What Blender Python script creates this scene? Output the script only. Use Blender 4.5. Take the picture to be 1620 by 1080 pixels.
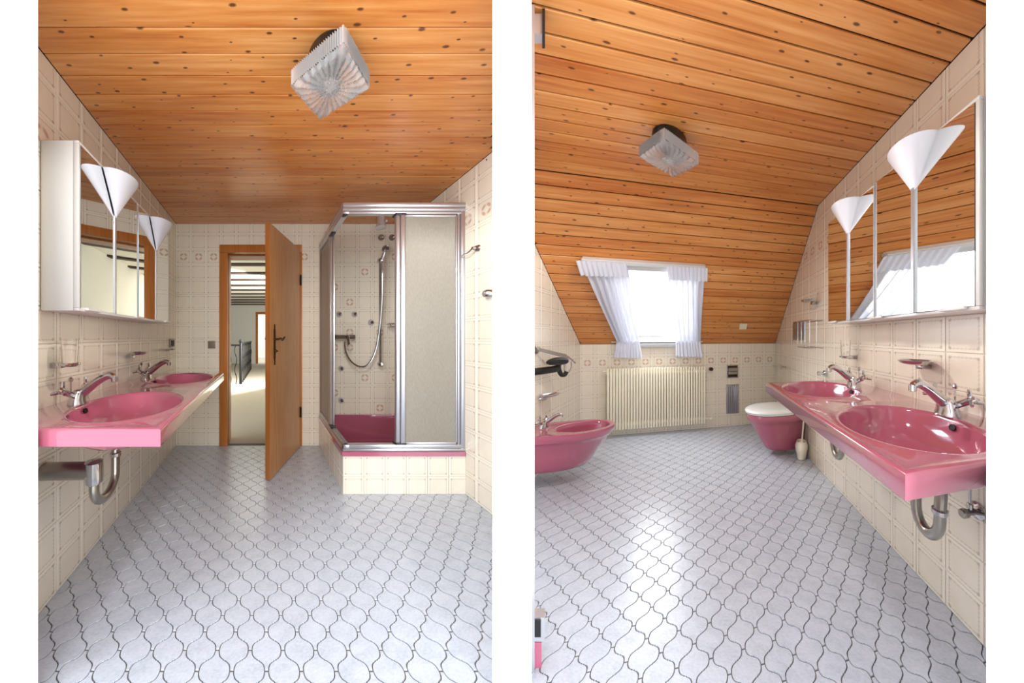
# Two attic bathrooms that stand side by side behind one white front wall with two tall openings.
# The photograph is a pair of wide pictures, so each room has a plan of its own: its side walls run
# oblique to its back wall and the two rooms splay apart behind a white wedge-shaped partition.
import bpy, bmesh, math, random
from mathutils import Vector, Matrix
R = random.Random(7)
for o in list(bpy.data.objects): bpy.data.objects.remove(o)
C = bpy.context.scene.collection
scene = bpy.context.scene

# ------------------------------------------------------------------ camera, sky, exposure
cam_d = bpy.data.cameras.new('camera'); cam = bpy.data.objects.new('camera', cam_d); C.objects.link(cam)
cam.location = (0, 0, 1.10); cam.rotation_euler = (math.pi / 2, 0, 0)
cam_d.sensor_width = 36; cam_d.lens = 36 * 600 / 1620; cam_d.shift_y = -7 / 1620; cam_d.clip_start = .02
scene.camera = cam
world = bpy.data.worlds.new('overcast_sky'); scene.world = world; world.use_nodes = True
bg = world.node_tree.nodes['Background']; bg.inputs[0].default_value = (.93, .97, 1, 1); bg.inputs[1].default_value = .95
vs = scene.view_settings
vs.view_transform = 'Standard'; vs.look = 'None'; vs.gamma = 1; vs.use_curve_mapping = False; vs.exposure = 1.02

def area(name, loc, target, sx, sy, power, col):
    l = bpy.data.lights.new(name, 'AREA'); l.shape = 'RECTANGLE'; l.size = sx; l.size_y = sy; l.energy = power; l.color = col
    o = bpy.data.objects.new(name, l); C.objects.link(o); o.location = loc
    o.rotation_euler = (Vector(target) - Vector(loc)).to_track_quat('-Z', 'Y').to_euler(); return o

DAY = (.93, .97, 1)
# fill lights added behind the viewer to lift the far end of each room
area('fill_behind_viewer', (3.0, -4.2, 2.0), (-2.0, 3.6, 1.0), 2.6, 2.0, 190, DAY)
area('fill_behind_viewer', (-2.2, -4.2, 2.0), (1.9, 3.8, 1.0), 2.6, 2.0, 100, DAY)
area('daylight_roof_window', (1.386, 4.217, 1.755), (1.473, 3.91, 1.37), 1.5, 1.25, 34, DAY)         # the sky behind the roof window
area('landing_fill', (-5.25, 9.6, 1.5), (-8.2, 9.6, 1.4), 4.5, 1.7, 230, DAY)               # fill added to brighten the landing, hidden by the door leaf

# ------------------------------------------------------------------ plan frames of the two rooms
class Room:
    """u along the back wall (left to right), d out from the back wall along the side walls, w up"""
    def __init__(s, corner, U, V): s.c = Vector((*corner, 0)); s.U = Vector((*U, 0)); s.V = Vector((*V, 0))
    def lin(s, p): return s.U * p[0] + s.V * p[1] + Vector((0, 0, p[2]))
    def at(s, p): return s.c + s.lin(p)
SHOWER_ROOM = Room((-3.4064, 3.8458), (1, 0), (.9422, -1.4458))
WINDOW_ROOM = Room((.7406, 4.1379), (1.1929, .3387), (-.6816, -1.4056))
L, W = SHOWER_ROOM, WINDOW_ROOM
LW, LH = 2.31, 2.244          # shower room: width, ceiling height
RW, RH = 2.23, 2.20           # window room

# ------------------------------------------------------------------ materials
def lin(c):
    return tuple((x / 255 / 12.92 if x / 255 <= .04045 else ((x / 255 + .055) / 1.055) ** 2.4) for x in c) + (1,)
MATS = {}
def mat(name, rgb, rough=.5, metal=0, **kw):
    if name in MATS: return MATS[name]
    m = bpy.data.materials.new(name); m.use_nodes = True; b = m.node_tree.nodes['Principled BSDF']
    b.inputs['Base Color'].default_value = lin(rgb); b.inputs['Roughness'].default_value = rough; b.inputs['Metallic'].default_value = metal
    for k, v in kw.items(): b.inputs[k.replace('_', ' ')].default_value = v
    MATS[name] = m; return m
class NT:
    def __init__(s, name, rough=.5, metal=0, **kw):
        s.m = mat(name, (200, 200, 200), rough, metal, **kw); s.t = s.m.node_tree; s.b = s.t.nodes['Principled BSDF']
    def n(s, typ, **kw):
        x = s.t.nodes.new(typ)
        for k, v in kw.items(): setattr(x, k, v)
        return x
    def l(s, a, b): s.t.links.new(a, b)
    def math(s, op, a, b=None, c=None):
        x = s.n('ShaderNodeMath', operation=op)
        for i, v in enumerate((a, b, c)):
            if v is None: continue
            if isinstance(v, (int, float)): x.inputs[i].default_value = v
            else: s.l(v, x.inputs[i])
        return x.outputs[0]
    def ramp(s, fac, stops):
        r = s.n('ShaderNodeValToRGB'); e = r.color_ramp.elements
        while len(e) < len(stops): e.new(.5)
        for x, (p, c) in zip(e, stops): x.position = p; x.color = c if len(c) == 4 else lin(c)
        s.l(fac, r.inputs[0]); return r.outputs[0]
    def mix(s, fac, a, b, blend='MIX'):
        x = s.n('ShaderNodeMix', data_type='RGBA', blend_type=blend)
        for i, v in ((0, fac), (6, a), (7, b)):
            if isinstance(v, (int, float)): x.inputs[i].default_value = v
            elif isinstance(v, tuple): x.inputs[i].default_value = v if len(v) == 4 else lin(v)
            else: s.l(v, x.inputs[i])
        return x.outputs[2]
    def noise(s, vec, scale, detail=3, rough=.5):
        x = s.n('ShaderNodeTexNoise'); x.inputs['Scale'].default_value = scale; x.inputs['Detail'].default_value = detail
        x.inputs['Roughness'].default_value = rough
        if vec is not None: s.l(vec, x.inputs['Vector'])
        return x.outputs['Fac']
    def uv(s): return s.n('ShaderNodeUVMap').outputs[0]
    def vmath(s, op, a, b):
        x = s.n('ShaderNodeVectorMath', operation=op)
        for i, v in enumerate((a, b)):
            if isinstance(v, tuple): x.inputs[i].default_value = v
            else: s.l(v, x.inputs[i])
        return x.outputs[0]
    def bump(s, h, strength, dist=.002):
        x = s.n('ShaderNodeBump'); x.inputs['Strength'].default_value = strength; x.inputs['Distance'].default_value = dist
        s.l(h, x.inputs['Height']); s.l(x.outputs[0], s.b.inputs['Normal'])
    def color(s, c): s.l(c, s.b.inputs['Base Color'])

def wood(name, dark, mid, light, knots, rough, grain=1.0):
    t = NT(name, rough); info = t.n('ShaderNodeObjectInfo').outputs['Random']
    off = t.n('ShaderNodeCombineXYZ'); t.l(t.math('MULTIPLY', info, 37.0), off.inputs[0]); t.l(t.math('MULTIPLY', info, 91.0), off.inputs[1])
    p = t.vmath('ADD', t.uv(), off.outputs[0])
    g = t.noise(t.vmath('MULTIPLY', p, (2.2, 55, 1)), grain, 5, .6)
    g2 = t.noise(t.vmath('MULTIPLY', p, (1.2, 9, 1)), 1.0, 3)
    f = t.math('ADD', t.math('MULTIPLY', g, .62), t.math('MULTIPLY', g2, .38))
    f = t.math('ADD', f, t.math('MULTIPLY', t.math('SUBTRACT', info, .5), .16))
    c = t.ramp(f, [(.30, dark), (.50, mid), (.70, light)])
    if knots:
        v = t.n('ShaderNodeTexVoronoi', voronoi_dimensions='2D'); v.inputs['Scale'].default_value = 1
        t.l(t.vmath('MULTIPLY', p, (6.5, 16.0, 1)), v.inputs['Vector']); v.inputs['Randomness'].default_value = 1
        sep = t.n('ShaderNodeSeparateColor'); t.l(v.outputs['Color'], sep.inputs[0])
        on = t.math('GREATER_THAN', sep.outputs[0], .2)
        size = t.math('MULTIPLY_ADD', sep.outputs[1], .085, .035)
        k = t.math('SUBTRACT', 1, t.math('DIVIDE', v.outputs['Distance'], size)); k = t.math('MAXIMUM', k, 0)
        k = t.math('MULTIPLY', t.math('MINIMUM', t.math('MULTIPLY', k, 2.0), 1), on)
        c = t.mix(t.math('MULTIPLY', k, .9), c, (74, 32, 10))
    t.color(c); t.bump(g, .12, .001); return t.m
PINE = wood('varnished_pine', (182, 96, 34), (212, 138, 70), (232, 168, 104), True, .32)
OAK = wood('oak_veneer', (168, 106, 52), (188, 128, 70), (202, 146, 88), False, .38, 1.4)
TRIM = wood('door_frame_oak', (150, 84, 34), (176, 106, 48), (190, 124, 64), False, .35, 1.2)
GAP = mat('dark_groove', (70, 34, 12), .8)

def tile_mat(name, flower):
    t = NT(name, .22); uv = t.uv(); s = t.n('ShaderNodeSeparateXYZ'); t.l(uv, s.inputs[0]); x, y = s.outputs[0], s.outputs[1]
    ex = t.math('MINIMUM', x, t.math('SUBTRACT', 1, x)); ey = t.math('MINIMUM', y, t.math('SUBTRACT', 1, y))
    wob = t.math('MULTIPLY', t.math('SINE', t.math('MULTIPLY', t.math('ADD', x, y), 60)), .010)
    e = t.math('ADD', t.math('MINIMUM', ex, ey), wob)
    line = t.math('MAXIMUM', t.math('SUBTRACT', 1, t.math('DIVIDE', t.math('ABSOLUTE', t.math('SUBTRACT', e, .115)), .026)), 0)
    # the corner knots of the printed border
    cx = t.math('SUBTRACT', ex, .13); cy = t.math('SUBTRACT', ey, .13)
    dist = t.math('SQRT', t.math('ADD', t.math('MULTIPLY', cx, cx), t.math('MULTIPLY', cy, cy)))
    knot = t.math('MAXIMUM', t.math('SUBTRACT', 1, t.math('DIVIDE', dist, .06)), 0)
    pr = t.math('MINIMUM', t.math('ADD', t.math('MULTIPLY', line, .62), t.math('MULTIPLY', knot, 1.1)), 1)
    clo = t.noise(t.vmath('ADD', uv, t.n('ShaderNodeObjectInfo').outputs['Location']), 2.5, 3)
    base = t.mix(clo, (228, 217, 198), (239, 230, 213))
    edge = t.math('LESS_THAN', t.math('MINIMUM', ex, ey), .085)
    base = t.mix(t.math('MULTIPLY', edge, .4), base, (246, 240, 226))
    c = t.mix(t.math('MULTIPLY', pr, .8), base, (178, 160, 137))
    if flower:
        fx = t.math('SUBTRACT', x, .5); fy = t.math('SUBTRACT', y, .5)
        r = t.math('SQRT', t.math('ADD', t.math('MULTIPLY', fx, fx), t.math('MULTIPLY', fy, fy)))
        ang = t.math('ARCTAN2', fy, fx)
        ring = t.math('MAXIMUM', t.math('SUBTRACT', 1, t.math('DIVIDE', t.math('ABSOLUTE', t.math('SUBTRACT', r, .19)), .085)), 0)
        pet = t.math('ABSOLUTE', t.math('SINE', t.math('MULTIPLY', ang, 2)))
        c = t.mix(t.math('MINIMUM', t.math('MULTIPLY', t.math('MULTIPLY', ring, pet), 1.3), .75), c, (190, 146, 124))
    t.color(c); return t.m
TILE = tile_mat('cream_printed_tile', False); FLOWER = tile_mat('flower_printed_tile', True)
GROUT = mat('cream_grout', (226, 217, 198), .8)
def floor_mat():
    t = NT('white_lantern_tile', .24); p = t.n('ShaderNodeTexCoord').outputs['Object']; i = t.n('ShaderNodeObjectInfo')
    q = t.vmath('ADD', p, i.outputs['Location'])
    a = t.noise(q, 90, 3, .7); b = t.noise(q, 14, 2)
    c = t.ramp(t.math('ADD', t.math('MULTIPLY', a, .6), t.math('MULTIPLY', b, .4)), [(.3, (172, 180, 192)), (.5, (191, 198, 210)), (.7, (204, 210, 220))])
    t.color(c); t.bump(t.noise(q, 110, 2), .45, .0014); return t.m
FLOOR = floor_mat(); FGROUT = mat('grey_grout', (104, 100, 96), .85)
PINK = mat('pink_ceramic', (172, 90, 112), .12, 0, Coat_Weight=.6, Coat_Roughness=.04)
WHITE = mat('white_paint', (244, 244, 243), .6)
LACQ = mat('white_lacquer', (214, 213, 210), .3)
SHADE = mat('white_enamel_shade', (218, 219, 226), .25)
CHROME = mat('chrome', (205, 205, 208), .12, 1)
DULL = mat('worn_chrome_pipe', (172, 168, 160), .28, 1)
ALU = mat('brushed_aluminium', (205, 205, 210), .3, .85)
MIRROR = mat('mirror_silver', (240, 242, 240), .01, 1)
BLACK = mat('black_plastic', (18, 17, 16), .4)
IRON = mat('wrought_iron', (22, 21, 20), .5, .3)
BRASS = mat('aged_brass', (92, 74, 46), .4, .8)
CREAM = mat('cream_radiator_enamel', (236, 228, 204), .35)
GREYPL = mat('bronze_grey_plastic', (140, 130, 118), .35, .3)
CARPET = mat('beige_carpet', (196, 186, 166), .95)
PLASTER = mat('white_plaster', (232, 228, 216), .9)
BEAM = mat('dark_stained_beam', (52, 34, 22), .6)
KNOB = mat('satin_chrome', (222, 222, 226), .3, .45)
IVORY = mat('ivory_plastic', (240, 234, 214), .35)
DARK = mat('dark_hollow', (14, 10, 10), .6)
LIDW = mat('white_seat_plastic', (232, 236, 234), .2)
GLASS = mat('clear_glass', (255, 255, 255), .0, 0, Transmission_Weight=1, IOR=1.3)
def pane_mat():
    m = bpy.data.materials.new('window_glass'); m.use_nodes = True; t = m.node_tree; t.nodes.clear()
    o = t.nodes.new('ShaderNodeOutputMaterial'); a = t.nodes.new('ShaderNodeBsdfTransparent'); b = t.nodes.new('ShaderNodeBsdfGlossy'); x = t.nodes.new('ShaderNodeMixShader')
    b.inputs['Roughness'].default_value = .02; x.inputs[0].default_value = .05
    t.links.new(a.outputs[0], x.inputs[1]); t.links.new(b.outputs[0], x.inputs[2]); t.links.new(x.outputs[0], o.inputs[0]); return m
PANE = pane_mat()
def carpet():
    t = NT('beige_carpet', .95); t.color(t.mix(t.noise(t.n('ShaderNodeTexCoord').outputs['Object'], 60, 3), (182, 172, 152), (204, 195, 176)))
carpet()
def frosted():
    t = NT('ribbed_frosted_glass', .35, 0, Transmission_Weight=.55, IOR=1.25)
    p = t.n('ShaderNodeTexCoord').outputs['Object']
    n = t.noise(t.vmath('MULTIPLY', p, (150, 150, 40)), 1, 2)
    t.color(t.mix(n, (176, 168, 152), (216, 210, 198))); t.bump(n, .5, .002); return t.m
FROST = frosted()
def lampglass():
    t = NT('pressed_lamp_glass', .04, 0, Transmission_Weight=.6, IOR=1.35)
    t.color(t.mix(.5, (206, 202, 198), (226, 225, 226))); return t.m
LAMPG = lampglass()
def sheer():
    m = bpy.data.materials.new('sheer_curtain'); m.use_nodes = True; t = m.node_tree; t.nodes.clear()
    o = t.nodes.new('ShaderNodeOutputMaterial'); d = t.nodes.new('ShaderNodeBsdfDiffuse'); tr = t.nodes.new('ShaderNodeBsdfTranslucent'); tp = t.nodes.new('ShaderNodeBsdfTransparent')
    d.inputs[0].default_value = lin((226, 227, 236)); tr.inputs[0].default_value = lin((236, 238, 250))
    a = t.nodes.new('ShaderNodeMixShader'); a.inputs[0].default_value = .10; b = t.nodes.new('ShaderNodeMixShader'); b.inputs[0].default_value = .05
    t.links.new(d.outputs[0], a.inputs[1]); t.links.new(tr.outputs[0], a.inputs[2]); t.links.new(a.outputs[0], b.inputs[1]); t.links.new(tp.outputs[0], b.inputs[2])
    t.links.new(b.outputs[0], o.inputs[0]); return m
SHEER = sheer()

# ------------------------------------------------------------------ mesh helpers (coordinates: u, d, w of a room)
ORG = {}
def bm_new(): return bmesh.new()
def box(bm, lo, hi, bev=0, seg=2):
    t = bmesh.new(); bmesh.ops.create_cube(t, size=1)
    for v in t.verts: v.co = Vector([(a + b) / 2 + c * (b - a) for a, b, c in zip(lo, hi, v.co)])
    if bev: bmesh.ops.bevel(t, geom=t.edges[:], offset=bev, segments=seg, affect='EDGES', profile=.5)
    join(bm, t); return bm
def join(bm, t):
    mp = [bm.verts.new(v.co) for v in t.verts]; t.verts.index_update()
    for f in t.faces:
        bm.faces.new([mp[v.index] for v in f.verts])
    t.free()
def extrude(bm, pts, vec):
    a = [bm.verts.new(p) for p in pts]; b = [bm.verts.new(Vector(p) + Vector(vec)) for p in pts]; n = len(pts)
    bm.faces.new(a); bm.faces.new(b[::-1])
    for i in range(n): bm.faces.new((a[i], b[i], b[(i + 1) % n], a[(i + 1) % n]))
    return bm
def tube(bm, pts, r, n=10, caps=True, closed=False):
    pts = [Vector(p) for p in pts]; m = len(pts); rs = r if isinstance(r, (list, tuple)) else [r] * m
    rings = []; prev = None
    for i, p in enumerate(pts):
        t = ((pts[(i + 1) % m] - pts[i - 1]) if closed else (pts[min(i + 1, m - 1)] - pts[max(i - 1, 0)])).normalized()
        if prev is None:
            x = t.cross(Vector((0, 0, 1)))
            if x.length < .01: x = t.cross(Vector((0, 1, 0)))
        else: x = prev - t * prev.dot(t)
        x.normalize(); prev = x; y = t.cross(x)
        rings.append([bm.verts.new(p + (x * math.cos(k * math.tau / n) + y * math.sin(k * math.tau / n)) * rs[i]) for k in range(n)])
    for i in range(m if closed else m - 1):
        a, b = rings[i], rings[(i + 1) % m]
        for k in range(n): bm.faces.new((a[k], a[(k + 1) % n], b[(k + 1) % n], b[k]))
    if caps and not closed: bm.faces.new(rings[0]); bm.faces.new(rings[-1][::-1])
    return bm
def lathe(bm, c, axis, prof, n=20):
    """prof: (radius, height along axis)"""
    c = Vector(c); ax = Vector(axis).normalized(); x = ax.cross(Vector((0, 0, 1)))
    if x.length < .01: x = Vector((1, 0, 0))
    x.normalize(); y = ax.cross(x); rings = []
    for r, h in prof:
        if r < 1e-5: rings.append([bm.verts.new(c + ax * h)])
        else: rings.append([bm.verts.new(c + ax * h + (x * math.cos(k * math.tau / n) + y * math.sin(k * math.tau / n)) * r) for k in range(n)])
    for a, b in zip(rings, rings[1:]):
        for k in range(n):
            q = [a[k % len(a)], a[(k + 1) % len(a)], b[(k + 1) % len(b)], b[k % len(b)]]
            q = list(dict.fromkeys(q))
            if len(q) > 2: bm.faces.new(q)
    for rg, rev in ((rings[0], False), (rings[-1], True)):
        if len(rg) > 2: bm.faces.new(rg[::-1] if rev else rg)
    return bm
def loft(bm, rings, caps=True):
    vs = [[bm.verts.new(p) for p in r] for r in rings]; n = len(vs[0])
    for a, b in zip(vs, vs[1:]):
        for k in range(n): bm.faces.new((a[k], a[(k + 1) % n], b[(k + 1) % n], b[k]))
    if caps: bm.faces.new(vs[0]); bm.faces.new(vs[-1][::-1])
    return bm
def sheet(bm, rows):
    vs = [[bm.verts.new(p) for p in r] for r in rows]
    for a, b in zip(vs, vs[1:]):
        for k in range(len(a) - 1): bm.faces.new((a[k], a[k + 1], b[k + 1], b[k]))
    return bm
def smooth_path(pts, n=6):
    pts = [Vector(p) for p in pts]; out = []
    for i in range(len(pts) - 1):
        p0, p1, p2, p3 = pts[max(i - 1, 0)], pts[i], pts[i + 1], pts[min(i + 2, len(pts) - 1)]
        for k in range(n):
            t = k / n; out.append(.5 * ((2 * p1) + (p2 - p0) * t + (2 * p0 - 5 * p1 + 4 * p2 - p3) * t * t + (3 * p1 - p0 - 3 * p2 + p3) * t ** 3))
    return out + [pts[-1]]

def make_mesh(room, name, bm, m, origin, uv=None, smooth=38, recalc=True):
    src = [v.co.copy() for v in bm.verts]; bm.verts.index_update()
    if recalc: pass
    o = Vector(origin)
    if uv:
        lay = bm.loops.layers.uv.new('UVMap')
        for f in bm.faces:
            for lp in f.loops: lp[lay].uv = uv(lp.vert.co)
    for v in bm.verts: v.co = room.lin(v.co - o)
    bmesh.ops.recalc_face_normals(bm, faces=bm.faces[:])
    me = bpy.data.meshes.new(name); bm.to_mesh(me); bm.free(); me.materials.append(m)
    if smooth:
        me.polygons.foreach_set('use_smooth', [True] * len(me.polygons)); me.set_sharp_from_angle(angle=math.radians(smooth))
    return me
def place(ob, room, origin, parent):
    C.objects.link(ob); ORG[ob.name] = Vector(origin)
    if parent is None: ob.location = room.at(origin)
    else: ob.parent = parent; ob.location = room.lin(Vector(origin) - ORG[parent.name])
def tag(o, label=None, cat=None, group=None, kind=None):
    if label: o['label'] = label
    if cat: o['category'] = cat
    if group: o['group'] = group
    if kind: o['kind'] = kind
    return o
def part(room, name, bm, m, parent, origin=None, uv=None, smooth=38, label=None, kind=None):
    origin = origin if origin is not None else (ORG[parent.name] if parent else (0, 0, 0))
    ob = bpy.data.objects.new(name, make_mesh(room, name, bm, m, origin, uv, smooth)); place(ob, room, origin, parent)
    return tag(ob, label, kind=kind)
def thing(room, name, origin, label, cat, group=None):
    ob = bpy.data.objects.new(name, None); ob.empty_display_size = .05; place(ob, room, origin, None)
    return tag(ob, label, cat, group)
def struct(room, name, bm, m, label, cat, uv=None, origin=(0, 0, 0)):
    ob = part(room, name, bm, m, None, origin, uv); return tag(ob, label, cat, kind='structure')
def piece(room, name, me, origin, parent):
    ob = bpy.data.objects.new(name, me); place(ob, room, origin, parent); return ob

def clip(poly, edges):
    """keep the side where a*x+b*y<=c"""
    for a, b, c in edges:
        out = []
        for i in range(len(poly)):
            p, q = poly[i - 1], poly[i]; dp, dq = a * p[0] + b * p[1] - c, a * q[0] + b * q[1] - c
            if dp <= 0: 
                if dq > 0: t = dp / (dp - dq); out.append((p[0] + (q[0] - p[0]) * t, p[1] + (q[1] - p[1]) * t))
                else: out.append(q)
                if dq > 0: continue
            elif dq <= 0:
                t = dp / (dp - dq); out.append((p[0] + (q[0] - p[0]) * t, p[1] + (q[1] - p[1]) * t)); out.append(q)
        poly = out
        if len(poly) < 3: return []
    res = []
    for p in poly:
        if not res or (abs(p[0] - res[-1][0]) + abs(p[1] - res[-1][1])) > 1e-4: res.append(p)
    if len(res) > 2 and abs(res[0][0] - res[-1][0]) + abs(res[0][1] - res[-1][1]) < 1e-4: res.pop()
    return res if len(res) > 2 else []
def edges_of(poly):
    ar = sum(poly[i - 1][0] * poly[i][1] - poly[i][0] * poly[i - 1][1] for i in range(len(poly))); s = 1 if ar > 0 else -1
    out = []
    for i in range(len(poly)):
        p, q = poly[i - 1], poly[i]; a, b = s * (q[1] - p[1]), -s * (q[0] - p[0]); l = math.hypot(a, b)
        if l < 1e-6: continue
        out.append((a / l, b / l, (a * p[0] + b * p[1]) / l))
    return out
def poly_area(p): return abs(sum(p[i - 1][0] * p[i][1] - p[i][0] * p[i - 1][1] for i in range(len(p)))) / 2

def tile_wall(room, parent, o, A, B, N, regions, pitch, flower=lambda i, j: False, s0=0.0, t0=0.0, gap=.0035, skip=None):
    """square tiles, each a slab of its own, proud of the grout"""
    o, A, B, N = Vector(o), Vector(A), Vector(B), Vector(N); shared = {}; h = (pitch - gap) / 2
    for reg in regions:
        ed = edges_of(reg); xs = [p[0] for p in reg]; ys = [p[1] for p in reg]
        for i in range(int(math.floor((min(xs) - s0) / pitch)) - 1, int(math.ceil((max(xs) - s0) / pitch)) + 1):
            for j in range(int(math.floor((min(ys) - t0) / pitch)) - 1, int(math.ceil((max(ys) - t0) / pitch)) + 1):
                cx, cy = s0 + (i + .5) * pitch, t0 + (j + .5) * pitch
                if skip and skip(cx, cy): continue
                sq = [(cx - h, cy - h), (cx + h, cy - h), (cx + h, cy + h), (cx - h, cy + h)]
                cl = clip(sq, ed)
                if not cl or poly_area(cl) < .0004: continue
                fl = flower(i, j); m = FLOWER if fl else TILE; full = abs(poly_area(cl) - 4 * h * h) < 1e-6
                org = o + A * cx + B * cy
                if full and fl in shared: piece(room, 'tile', shared[fl], org, parent); continue
                bm = bmesh.new(); top = []; ins = []; bot = []
                gx = sum(p[0] for p in cl) / len(cl); gy = sum(p[1] for p in cl) / len(cl)
                for p in cl:
                    bot.append(bm.verts.new(o + A * p[0] + B * p[1])); top.append(bm.verts.new(o + A * p[0] + B * p[1] + N * .0030))
                    k = 1 - .0025 / max(.02, math.hypot(p[0] - gx, p[1] - gy))
                    ins.append(bm.verts.new(o + A * (gx + (p[0] - gx) * k) + B * (gy + (p[1] - gy) * k) + N * .0042))
                n = len(cl); bm.faces.new(ins)
                for q in range(n):
                    bm.faces.new((bot[q], bot[(q + 1) % n], top[(q + 1) % n], top[q])); bm.faces.new((top[q], top[(q + 1) % n], ins[(q + 1) % n], ins[q]))
                def uvf(c): r = c - o; return ((r.dot(A) - cx) / pitch + .5, (r.dot(B) - cy) / pitch + .5)
                bm.faces.ensure_lookup_table()
                me = make_mesh(room, 'tile', bm, m, org, uvf, None)
                if full: shared[fl] = me
                piece(room, 'tile', me, org, parent)

# lantern (ogee) floor tile outline
def lantern(a, h2, sc=.957):
    e = .0055; hw, hh = a / 2 - e, h2 / 2
    q = [(1, 0), (.975, .16), (.89, .30), (.74, .40), (.61, .445), (.56, .50), (.44, .50), (.39, .555), (.26, .60), (.11, .70), (.025, .84)]
    out = []
    def pt(t, sx, sy): return ((e + (hw - e) * t[0]) * sx * sc, hh * t[1] * sy * sc)
    out += [pt(t, 1, 1) for t in q] + [pt((0, 1), 1, 1)]
    out += [pt((0, 1), -1, 1)] + [pt(t, -1, 1) for t in q[::-1]]
    out += [pt(t, -1, -1) for t in q[1:]] + [pt((0, 1), -1, -1)]
    out += [pt((0, 1), 1, -1)] + [pt(t, 1, -1) for t in q[:0:-1]]
    return out
def lantern_floor(room, parent, reg, link, a, h2, score, skip):
    ed = edges_of(reg); outl = lantern(a, h2); cands = []
    xs = [p[0] for p in reg]; ys = [p[1] for p in reg]
    for half in (0, 1):
        for i in range(-60, 60):
            for j in range(-60, 60):
                x = link[0] + a / 2 + (i + half * .5) * a; y = link[1] + (j + half * .5) * h2
                if x < min(xs) - a or x > max(xs) + a or y < min(ys) - a or y > max(ys) + a or skip(x, y): continue
                cl = clip([(x + p[0], y + p[1]) for p in outl], ed)
                if cl and poly_area(cl) > .0003: cands.append((score(x, y), x, y, cl, abs(poly_area(cl) - poly_area(outl)) < 1e-6))
    cands.sort(key=lambda c: -c[0]); shared = None; rest = bmesh.new()
    def slab(bm, pts):
        n = len(pts); gx = sum(p[0] for p in pts) / n; gy = sum(p[1] for p in pts) / n
        b = [bm.verts.new((p[0], p[1], -.004)) for p in pts]; t = [bm.verts.new((p[0] * .985 + gx * .015, p[1] * .985 + gy * .015, 0)) for p in pts]
        bm.faces.new(t)
        for k in range(n): bm.faces.new((b[k], b[(k + 1) % n], t[(k + 1) % n], t[k]))
    for k, (s, x, y, cl, full) in enumerate(cands):
        if k < 300:
            if full and shared: piece(room, 'floor_tile', shared, (x, y, 0), parent); continue
            bm = bmesh.new(); slab(bm, cl); me = make_mesh(room, 'floor_tile', bm, FLOOR, (x, y, 0), None, None)
            if full: shared = me
            piece(room, 'floor_tile', me, (x, y, 0), parent)
        else: slab(rest, cl)
    part(room, 'floor_tile_field', rest, FLOOR, parent, None, None, None, kind='stuff')

def plank(room, parent, quad, vec, u0):
    """one board: quad of four corners (two along u), thickness vec; uv runs along u"""
    bm = bmesh.new(); extrude(bm, quad, vec); q0 = Vector(quad[0]); ax = (Vector(quad[3]) - q0).normalized()
    bmesh.ops.recalc_face_normals(bm, faces=bm.faces[:]); bmesh.ops.bevel(bm, geom=bm.edges[:], offset=.003, segments=1, affect='EDGES')
    return part(room, 'plank', bm, PINE, parent, q0, lambda c: (c.x, (c - q0).dot(ax)), None)

# ================================================================== the white front wall and its piers
G = Room((0, 0), (1, 0), (0, 1))
def pier(name, pts, label):
    bm = bmesh.new(); extrude(bm, [(x, y, -.02) for x, y in pts], (0, 0, 2.32))
    struct(G, name, bm, WHITE, label, 'wall')
pier('wall_center', [(-0.0598, 1.1570), (0.0598, 1.1570), (0.1394, 2.9300), (-0.1105, 2.3700)], 'white wedge shaped partition wall between the two bathrooms')
pier('wall_front', [(-1.4463, 1.1570), (-1.9120, 1.5200), (-3.2, 1.52), (-3.2, 1.157)], 'plain white front wall left of the room with the shower')
pier('wall_front', [(0.8756, 0.7000), (3.2, .70), (3.2, 1.40), (1.7632, 1.4000)], 'plain white front wall right of the room with the roof window')
bm = bmesh.new(); extrude(bm, [(-3.2, -1.6, -.03), (3.2, -1.6, -.03), (3.2, 1.02, -.03), (-3.2, 1.02, -.03)], (0, 0, .02))
struct(G, 'floor', bm, WHITE, 'plain white floor in front of the two openings', 'floor')

# ================================================================== SHOWER ROOM shell
LP = .153
D_L, D_R = 1.72, 1.05          # how far the left and right wall come forward
reg_floor_L = [(0, 0), (LW, 0), (LW, 1.03), (1.60, 1.90), (.20, 1.90), (0, 1.66)]
def poly3(poly, w): return [(p[0], p[1], w) for p in poly]
bm = bmesh.new(); extrude(bm, poly3([(-.1, -.1), (LW + .1, -.1), (LW + .1, 1.03), (1.68, 1.9), (.12, 1.9), (-.1, 1.66)], -.03), (0, 0, .027))
fl = struct(L, 'floor', bm, FGROUT, 'white lantern tiled floor with grey joints in front of the shower', 'floor')
lantern_floor(L, fl, reg_floor_L, (.906, 1.795), .115, .116, lambda u, d: d, lambda u, d: u > 1.52 and d < .74)
bm = bmesh.new(); T = .06
box(bm, (-T, -T, -.03), (.46, 0, LH)); box(bm, (1.26, -T, -.03), (LW + T, 0, LH)); box(bm, (.46, -T, 2.02), (1.26, 0, LH))
wb = struct(L, 'wall_back', bm, GROUT, 'cream tiled back wall with the open wooden door', 'wall')
def flower_L(i, j): return (j == 12 and i < 9) or (i, j) in {(12, 11), (11, 9), (13, 7), (11, 6), (13, 14), (14, 12), (12, 4), (14, 4), (11, 7), (13, 2), (10, 6), (10, 10), (10, 3), (15, 8), (14, 1)}
tile_wall(L, wb, (0, 0, 0), (1, 0, 0), (0, 0, 1), (0, 1, 0), [[(0, 0), (.444, 0), (.444, LH), (0, LH)], [(1.275, 0), (LW, 0), (LW, LH), (1.275, LH)], [(.446, 2.03), (1.273, 2.03), (1.273, LH), (.446, LH)]], LP, flower_L,
          skip=lambda s, t: s > 1.52 and t < .25)
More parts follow.
